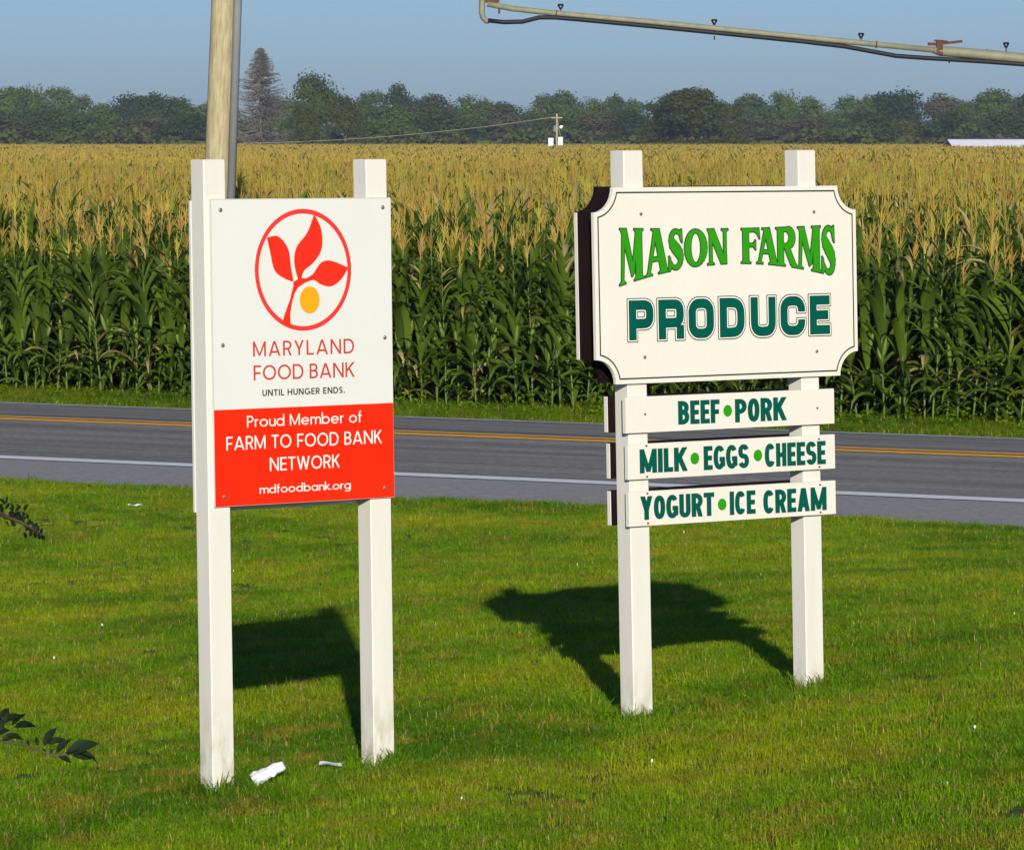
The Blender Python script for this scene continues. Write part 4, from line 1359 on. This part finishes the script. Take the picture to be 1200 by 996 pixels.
# ------------------------------------------------------------------ tree line
def leafmat(name, a, b, c_):
    return mat(name, a, .7, b, .22, .6, trans=.12, rnd=c_, spec=.1)
TM = {'green': leafmat('deciduous_leaf', (.034, .066, .009), (.084, .124, .016), (.040, .055, .014)),
      'olive': leafmat('olive_leaf', (.058, .070, .014), (.090, .098, .018), (.064, .066, .020)),
      'dark': leafmat('dark_leaf', (.022, .044, .009), (.060, .086, .014), (.020, .038, .010)),
      'brown': leafmat('dusty_leaf', (.062, .062, .026), (.085, .085, .03), (.072, .064, .032)),
      'cedar': leafmat('cedar_leaf', (.040, .052, .007), (.060, .066, .010), (.032, .046, .007))}
def crown_mb(seed, W, H, z0, nl=16, quads=4200, q=.5, shape='round'):
    r_ = random.Random(seed); lobes = []
    for i in range(nl):
        a = r_.uniform(0, 6.3); t = r_.uniform(.08, .95)
        if shape == 'round': env = math.sin(PI * min(1, .30 + .62 * t)) ** .6
        elif shape == 'cone': env = 1.0 - .75 * t
        else: env = (1 - t ** 3) ** .5
        d = env * r_.uniform(.25, .72) * W / 2
        rad = W * r_.uniform(.13, .22) * (.6 + .5 * env)
        lobes.append((Vector((math.cos(a) * d, math.sin(a) * d, z0 + H * t * .9)), rad, rad * r_.uniform(.6, .9)))
    lobes.append((Vector((0, 0, z0 + H * .5)), W * .33, H * .36))
    for i in range(5):
        a = i * 1.26 + 1; lobes.append((Vector((math.cos(a) * W * .24, math.sin(a) * W * .24, z0 + H * .10)), W * .20, H * .13))
    zt = max(l[0].z + l[2] for l in lobes)
    mb = MB(); tot = sum(l[1] ** 2 for l in lobes)
    for c_, ra, rb in lobes:
        n = int(quads * ra * ra / tot)
        for i in range(n):
            v = Vector((r_.gauss(0, 1), r_.gauss(0, 1), r_.gauss(0, 1))).normalized()
            if v.z < -.5: v.z *= -.6
            k = r_.uniform(.72, 1.10) + (r_.random() ** 6) * .25
            p = c_ + Vector((v.x * ra, v.y * ra, v.z * rb)) * k
            p.z = z0 + (p.z - z0) * H / (zt - z0)
            nrm = (v + Vector((r_.uniform(-.8, .8), r_.uniform(-.8, .8), r_.uniform(-.6, .9)))).normalized()
            t1 = nrm.orthogonal().normalized(); t2 = nrm.cross(t1); an = r_.uniform(0, 6.3)
            a1 = t1 * math.cos(an) + t2 * math.sin(an); a2 = nrm.cross(a1); s_ = q * r_.uniform(.5, 1.25)
            mb.add([p - a1 * s_, p - a2 * s_ * .6, p + a1 * s_, p + a2 * s_ * .6 + nrm * s_ * .3], [(0, 1, 2, 3)])
        # dense inner mass of the lobe
        ico = 6
        ring_ = []
        for i in range(1, 5):
            ph = PI * i / 5
            for k2 in range(8):
                th = 2 * PI * k2 / 8; p = c_ + Vector((math.sin(ph) * math.cos(th) * ra, math.sin(ph) * math.sin(th) * ra, math.cos(ph) * rb)) * .58
                p.z = z0 + (p.z - z0) * H / (zt - z0); ring_.append(p)
        mb.add(ring_, [(i * 8 + k2, i * 8 + (k2 + 1) % 8, (i + 1) * 8 + (k2 + 1) % 8, (i + 1) * 8 + k2) for i in range(3) for k2 in range(8)] + [tuple(range(8)), tuple(range(31, 23, -1))])
    return mb
def trunk_mb(H, r0, seed):
    r_ = random.Random(seed); mb = MB()
    mb.tube([(0, 0, -.3), (.05, 0, H * .25), (.1, .05, H * .55), (.1, .1, H * .85)], [r0, r0 * .8, r0 * .5, r0 * .15], 8)
    for i in range(5):
        a = r_.uniform(0, 6.3); z = H * r_.uniform(.25, .5); L_ = H * .25
        mb.tube([(0, 0, z), (math.cos(a) * L_ * .5, math.sin(a) * L_ * .5, z + L_ * .5), (math.cos(a) * L_, math.sin(a) * L_, z + L_ * .8)], [r0 * .4, r0 * .25, r0 * .1], 6)
    return mb
# unit trees: height 1 scaled to 15 m, width 15
CR = {}
def crown_mesh(shape, var, matk, z0f):
    k = (shape, var, matk)
    if k not in CR:
        CR[k] = crown_mb(hash_(k), 15, 15 * (1 - z0f), 15 * z0f, 15 + var, 7500, .34, shape).mesh('crown', TM[matk])
    return CR[k]
def hash_(k): return sum(ord(c) * (i + 3) for i, c in enumerate(str(k)))
TRM = trunk_mb(15, .4, 2).mesh('trunk', M['bark'])
def tree(name, px, top, D, wpx, shape, var, matk, label, cat='tree', group=None, z0f=.06):
    p = at(px, top, D); H = p.z - fgz; W = wpx / 5600 * D
    r_ = empty(name, (p.x, D, fgz), (0, 0, (var * 1.7 + px * .37) % 6.28)); tag(r_, label, cat, group)
    o_ = link('crown', crown_mesh(shape, var, matk, z0f), r_); o_.scale = (W / 15 * 1.02, W / 15 * 1.02, H / 15)
    o_ = link('trunk', TRM, r_); o_.scale = (W / 15, W / 15, H / 15)
    return r_
BK = 'distant woodland trees along the skyline'
skyline = [
 # px, top, width, material, label
 (-38, 104, 70, 'green', 'hazy tree cut off by the left edge of the picture'),
 (8, 102, 62, 'green', 'hazy round tree at the left end of the skyline'),
 (40, 101, 46, 'green', 'second hazy tree from the left end of the skyline'),
 (68, 101, 44, 'green', 'hazy tree whose crown makes the last bump before the skyline dip at left'),
 (92, 111, 40, 'green', 'low tree sloping into the skyline dip at left'),
 (122, 121, 42, 'green', 'lowest skyline tree in the dip at left'),
 (148, 109, 52, 'dark', 'dark rounded tree just right of the skyline dip at left'),
 (182, 108, 54, 'dark', 'dark tree midway between the skyline dip and the wooden pole'),
 (218, 114, 54, 'dark', 'dark tree directly left of the wooden utility pole'),
 (258, 116, 56, 'green', 'tree behind the wooden utility pole'),
 (330, 112, 60, 'green', 'tree behind the right side of the dead spruce'),
 (434, 106, 44, 'green', 'small tree just right of the tall dark evergreen pair'),
 (470, 98, 44, 'dark', 'dark pointed tree above the right post of the food bank sign'),
 (512, 110, 56, 'green', 'broad hazy tree left of centre skyline'),
 (552, 113, 54, 'green', 'hazy tree left of the distant field pole'),
 (598, 119, 54, 'green', 'low hazy tree under the end of the irrigation boom'),
 (634, 110, 42, 'green', 'hazy tree just left of the distant field pole top'),
 (664, 106, 46, 'green', 'rounded tree right behind the distant field pole'),
 (690, 116, 44, 'green', 'tree above the left post of the produce sign'),
 (719, 110, 32, 'dark', 'small dark flat crown rising left of the big bright tree'),
 (742, 116, 40, 'green', 'hazy tree touching the left side of the big bright tree'),
 (884, 110, 54, 'green', 'hazy tree touching the right side of the big bright tree'),
 (922, 107, 42, 'green', 'narrow tree above the right post of the produce sign'),
 (955, 113, 44, 'green', 'hazy tree right of the produce sign top'),
 (990, 112, 48, 'green', 'hazy tree above the top right notch of the produce sign'),
 (1022, 111, 40, 'green', 'tree left of the broad crown in the right skyline'),
 (1057, 104, 62, 'dark', 'broad dark crown highest between produce sign and farm building'),
 (1106, 109, 50, 'brown', 'brownish tree in the dip left of the farm building'),
 (1136, 118, 40, 'green', 'low tree in the dip above the red gable end'),
 (1172, 104, 66, 'green', 'tall rounded tree above the white roof'),
 (1222, 106, 66, 'green', 'hazy tree cut off by the right edge of the picture'),
 (1262, 110, 66, 'green', 'hazy tree outside the right edge of the picture'),
 (-90, 106, 70, 'green', 'hazy tree outside the left edge of the picture'),
]
for i, (px, tp_, w, mk, lb) in enumerate(skyline):
    tree('tree', px, tp_, 1180 + (i * 37) % 60, w * 1.5, ('round', 'dome')[i % 2], i % 4, mk, lb, group=BK)
UG = 'lower trees and scrub in front of the woodland'
under = [
 (-20, 132, 90, 'olive', 'low olive scrub tree at the far left edge'),
 (45, 128, 80, 'dark', 'low dark tree in the left corner of the woodland'),
 (105, 134, 80, 'green', 'low tree under the skyline dip at left'),
 (165, 136, 70, 'brown', 'pale brownish low tree left of the wooden pole'),
 (222, 134, 70, 'dark', 'low dark tree beside the left side of the wooden pole'),
 (290, 140, 60, 'dark', 'low dark tree behind the dead spruce trunk'),
 (458, 124, 80, 'green', 'low tree right of the dark evergreen pair'),
 (525, 130, 80, 'dark', 'low dark tree above the corn left of centre'),
 (585, 132, 80, 'brown', 'dusty low tree left of the distant field pole'),
 (640, 136, 70, 'green', 'low green tree behind the distant field pole'),
 (700, 132, 74, 'brown', 'dusty brown scrub tree behind the left post of the produce sign'),
 (745, 128, 60, 'dark', 'low dark tree at the left foot of the big bright tree'),
 (895, 138, 80, 'brown', 'dusty scrub tree behind the right post of the produce sign'),
 (955, 136, 80, 'brown', 'dusty scrub tree above the right end of the produce sign'),
 (1012, 128, 70, 'dark', 'low dark tree right of the produce sign'),
 (1062, 140, 80, 'olive', 'pale olive scrub left of the farm building'),
 (1120, 132, 70, 'dark', 'low dark tree behind the red gable end'),
 (1180, 134, 90, 'green', 'low tree behind the white roof'),
 (1250, 132, 90, 'dark', 'low dark tree outside the right edge'),
]
for i, (px, tp_, w, mk, lb) in enumerate(under):
    tree('tree', px, tp_, 1050 + (i * 29) % 50, w * 1.5, ('dome', 'round')[i % 2], (i + 1) % 4, mk, lb, group=UG, z0f=.02)
hedge = MB()
tree('tree', 374, 84, 985, 76, 'round', 2, 'dark', 'tall round dark green tree standing right of the dead spruce')
tree('cedar_tree', 404, 112, 960, 66, 'cone', 1, 'cedar', 'yellowish green cedar leaning against the tall round tree', z0f=.02)
tree('cedar_tree', 358, 122, 955, 50, 'cone', 2, 'cedar', 'small olive cedar between the dead spruce and the tall round tree', z0f=.02)
tree('tree', 812, 103, 940, 112, 'dome', 3, 'cedar', 'big bright olive tree standing out before the woodland above the produce sign', z0f=.02)
tree('tree', 776, 116, 950, 60, 'dome', 1, 'cedar', 'smaller bright olive tree joined to the left side of the big one', z0f=.02)
tree('tree', 846, 118, 950, 60, 'round', 0, 'cedar', 'smaller bright olive tree joined to the right side of the big one', z0f=.02)

rq = random.Random(77); mb = MB()
for i in range(9000):
    x = rq.uniform(-150, 150); dd = rq.uniform(0, 14); z = rq.uniform(0, 1) ** .7 * (4.2 + 1.4 * math.sin(x * .21) + .9 * math.sin(x * .53 + 1))
    e = Euler((rq.uniform(-.7, 1.2), rq.uniform(-.8, .8), rq.uniform(0, 6.3))).to_matrix(); s_ = rq.uniform(.4, 1.0); c_ = Vector((x, 1000 + dd, fgz + z))
    mb.add([c_ + e @ Vector(q) * s_ for q in ((-1, 0, 0), (0, -.7, .2), (1, 0, 0), (0, .7, .2))], [(0, 1, 2, 3)], i % 2)
for i in range(100):
    x = -150 + i * 3; mb.box((x, 1010, fgz + 1.2), (3.3, 3, 3.4 + rq.uniform(-.5, .5)), mi=0)
tag(mb.build('woodland_undergrowth', [TM['green'], TM['brown']]), 'tangled scrub along the foot of the distant woodland', kind='stuff')

# dead spruce
p = at(305, 54, 930); H = p.z - fgz
sp = empty('dead_spruce', (p.x, 930, fgz)); tag(sp, 'tall bare grey brown dead spruce beside the wooden utility pole', 'tree')
mb = MB(); mb.tube([(0, 0, -.3), (0, 0, H * .5), (.05, 0, H)], [.32, .2, .03], 8); mb.build('trunk', M['dead_wood'], sp)
rs = random.Random(8); mb = MB()
for i in range(620):
    t = rs.random() ** .8; z = H * (.08 + .90 * t); a = rs.uniform(0, 6.3)
    L_ = (1 - t) ** .72 * 9.2 * rs.uniform(.35, 1.05) + .2
    d = Vector((math.cos(a), math.sin(a), 0)); p0 = Vector((0, 0, z)); p1 = p0 + d * L_ * .5 + Vector((0, 0, -.10 * L_)); p2 = p0 + d * L_ + Vector((0, 0, .02 * L_))
    mb.tube([p0, p1, p2], [.075, .06, .04], 3, False)
    for j in range(9):
        u = rs.uniform(.15, 1); q0 = p0.lerp(p1, u * 2) if u < .5 else p1.lerp(p2, u * 2 - 1)
        sd = Vector((-d.y, d.x, 0)) * rs.choice((-1, 1)) * rs.uniform(.2, .7) + Vector((0, 0, -rs.uniform(.1, .5))) + d * .3
        mb.tube([q0, q0 + sd], [.042, .026], 3, False)
mb.build('branches', M['dead_wood'], sp)

# ------------------------------------------------------------------ broadleaf tree left of the viewer with twigs hanging into the picture
TB = Vector((-3.0, 4.4, gz(-3.0, 4.4)))
nt_ = empty('garden_tree', TB); tag(nt_, 'dark leafy garden tree at left whose twigs hang into the picture', 'tree')
def rt(p): return Vector(p) - TB
mb = MB()
mb.tube([rt(TB - Vector((0, 0, .2))), rt((-3.0, 4.4, 1.0)), rt((-2.9, 4.3, 2.4)), rt((-2.7, 4.1, 3.8))], [.11, .09, .07, .03], 10)
mb.build('trunk', M['bark'], nt_, smooth=True)
mb = MB()
t1a = at(0, 868, 9.0); t1b = at(30, 873, 9.0); t1c = at(62, 885, 9.0); t1d = at(112, 880, 9.0)
mb.tube([rt(q) for q in ((-2.95, 4.35, 1.9), (-2.4, 5.8, 2.1), (-1.7, 7.6, 1.75), (-1.2, 8.6, 1.48), t1a, t1b, t1c, at(80, 884, 9.0))], [.05, .035, .02, .008, .0024, .002, .0017, .001], 6)
t2a = at(0, 603, 10.5); t2b = at(25, 612, 10.5); t2c = at(52, 628, 10.5)
mb.tube([rt(q) for q in ((-2.9, 4.3, 2.3), (-2.5, 6.0, 2.6), (-1.9, 8.2, 2.1), (-1.4, 9.8, 1.8), t2a, t2b, t2c)], [.05, .035, .02, .01, .0045, .0035, .0015], 6)
for a_, b_ in (((-2.7, 4.1, 3.6), (-1.6, 3.4, 3.7)), ((-2.75, 4.1, 3.3), (-3.9, 4.4, 3.8)), ((-2.8, 4.2, 2.9), (-2.2, 2.4, 3.7)), ((-2.7, 4.1, 3.7), (-1.0, 3.9, 3.4))):
    mb.tube([rt(a_), rt((Vector(a_) + Vector(b_)) / 2 + Vector((0, 0, .2))), rt(b_)], [.035, .022, .006], 6)
mb.build('branches', M['bark'], nt_, smooth=True)
def leafshape(L_, W):
    mb = MB(); n = 6; vs_ = []
    for i in range(n + 1):
        t = i / n; w = W * math.sin(PI * t ** .85) * .5; zc = .10 * L_ * math.sin(PI * t) - .15 * L_ * t * t
        for k in (-1, 0, 1): vs_.append((L_ * t, k * w, zc + abs(k) * w * .35))
    fs_ = []
    for i in range(n):
        o_ = i * 3; fs_ += [(o_, o_ + 3, o_ + 4, o_ + 1), (o_ + 1, o_ + 4, o_ + 5, o_ + 2)]
    mb.add(vs_, fs_); return mb
LS = leafshape(1, .42); LSM = LS.mesh('leaf', M['leaf_dark'], True)
def put_leaf(px, py, ang, Lpx, D, tilt):
    b_ = at(px, py, D); o_ = link('leaf', LSM, nt_)
    d = Vector((math.cos(R(ang)), .25, math.sin(R(ang)))).normalized()
    nrm = Vector((0.1, -math.cos(R(tilt)), math.sin(R(tilt)))); nrm = (nrm - d * nrm.dot(d)).normalized(); s_ = nrm.cross(d)
    mt = Matrix((d, s_, nrm)).transposed().to_4x4(); L_ = Lpx / 5600 * D
    o_.matrix_local = Matrix.Translation(rt(b_)) @ mt @ Matrix.Scale(L_, 4)
for px, py, an, L_, ti in ((2, 868, 25, 22, 30), (6, 848, 80, 20, 60), (4, 846, 20, 26, 50), (14, 850, 45, 22, 60), (16, 852, 5, 28, 50), (8, 862, -10, 20, 40), (2, 858, 100, 22, 40), (0, 842, 60, 16, 50),
                           (44, 874, 100, 12, 30), (52, 874, 60, 27, 60), (56, 872, 20, 22, 40), (54, 884, 120, 9, 30), (58, 884, 60, 9, 30), (66, 883, 48, 26, 60), (68, 886, -25, 18, 40), (76, 883, 15, 30, 60),
                           (78, 884, 22, 42, 40), (88, 882, -22, 32, 70), (84, 885, -5, 30, 30), (34, 874, 110, 8, 30), (-6, 872, 150, 20, 30), (-10, 862, 20, 24, 40)):
    put_leaf(px, py, an, L_, 9.0, ti)
rl = random.Random(12)
for i in range(84):
    t = rl.random(); bx = -4 + 54 * t; by = 600 + 26 * t ** 1.3 + rl.uniform(-2, 2) - (6 if rl.random() < .2 else 0)
    ang_ = rl.choice((1, -1)) * rl.uniform(30, 100) + 10
    if t < .75 and rl.random() < .6: by += rl.uniform(-18, 14)
    put_leaf(bx, by, ang_, rl.uniform(6, 11), 10.5, rl.uniform(10, 80))
# unseen leafy crown, placed above and left of the view to shade the twigs
mb = MB(); k = 0
while k < 5200:
    v = Vector((rl.gauss(0, 1), rl.gauss(0, 1), rl.gauss(0, 1))).normalized() * rl.random() ** .4
    c_ = rl.choice((((-2.3, 3.9, 3.72), (1.9, 1.7, .72)), ((-3.2, 4.6, 3.1), (1.2, 1.3, 1.1)), ((-1.2, 3.6, 3.5), (1.2, 1.2, .5))))
    p = Vector((c_[0][0] + v.x * c_[1][0], c_[0][1] + v.y * c_[1][1], c_[0][2] + v.z * c_[1][2]))
    if p.y > -.2 and p.x > -.125 * p.y - .15 and p.z < EYE + .035 * p.y + .22: continue
    if p.z > 4.35: continue
    e = Euler((rl.uniform(-.9, .9), rl.uniform(-.9, .9), rl.uniform(0, 6.3))).to_matrix().to_4x4()
    mb.merge(LEAF_LOW, Matrix.Translation(rt(p)) @ e @ Matrix.Scale(rl.uniform(.06, .10), 4)) if k else None
    if not k:
        LEAF_LOW = MB(); LEAF_LOW.add([(0, 0, 0), (.5, -.24, .05), (1, 0, -.1), (.5, .24, .05)], [(0, 1, 2, 3)])
    k += 1
mb.build('crown', M['leaf_dark'], nt_)

# ------------------------------------------------------------------ haze
hz = MB(); hz.box((0, 810, 11.2), (1180, 1860, 25.5))
hm = bpy.data.materials.new('haze_air'); hm.use_nodes = True
hn = hm.node_tree.nodes; hn.remove(hn['Principled BSDF'])
pv = hn.new('ShaderNodeVolumePrincipled'); pv.inputs['Color'].default_value = (.72, .82, 1.0, 1); pv.inputs['Density'].default_value = .00009
hm.node_tree.links.new(pv.outputs[0], hn['Material Output'].inputs['Volume'])
ho = hz.build('haze', hm); tag(ho, 'thin summer haze over the fields', kind='stuff')
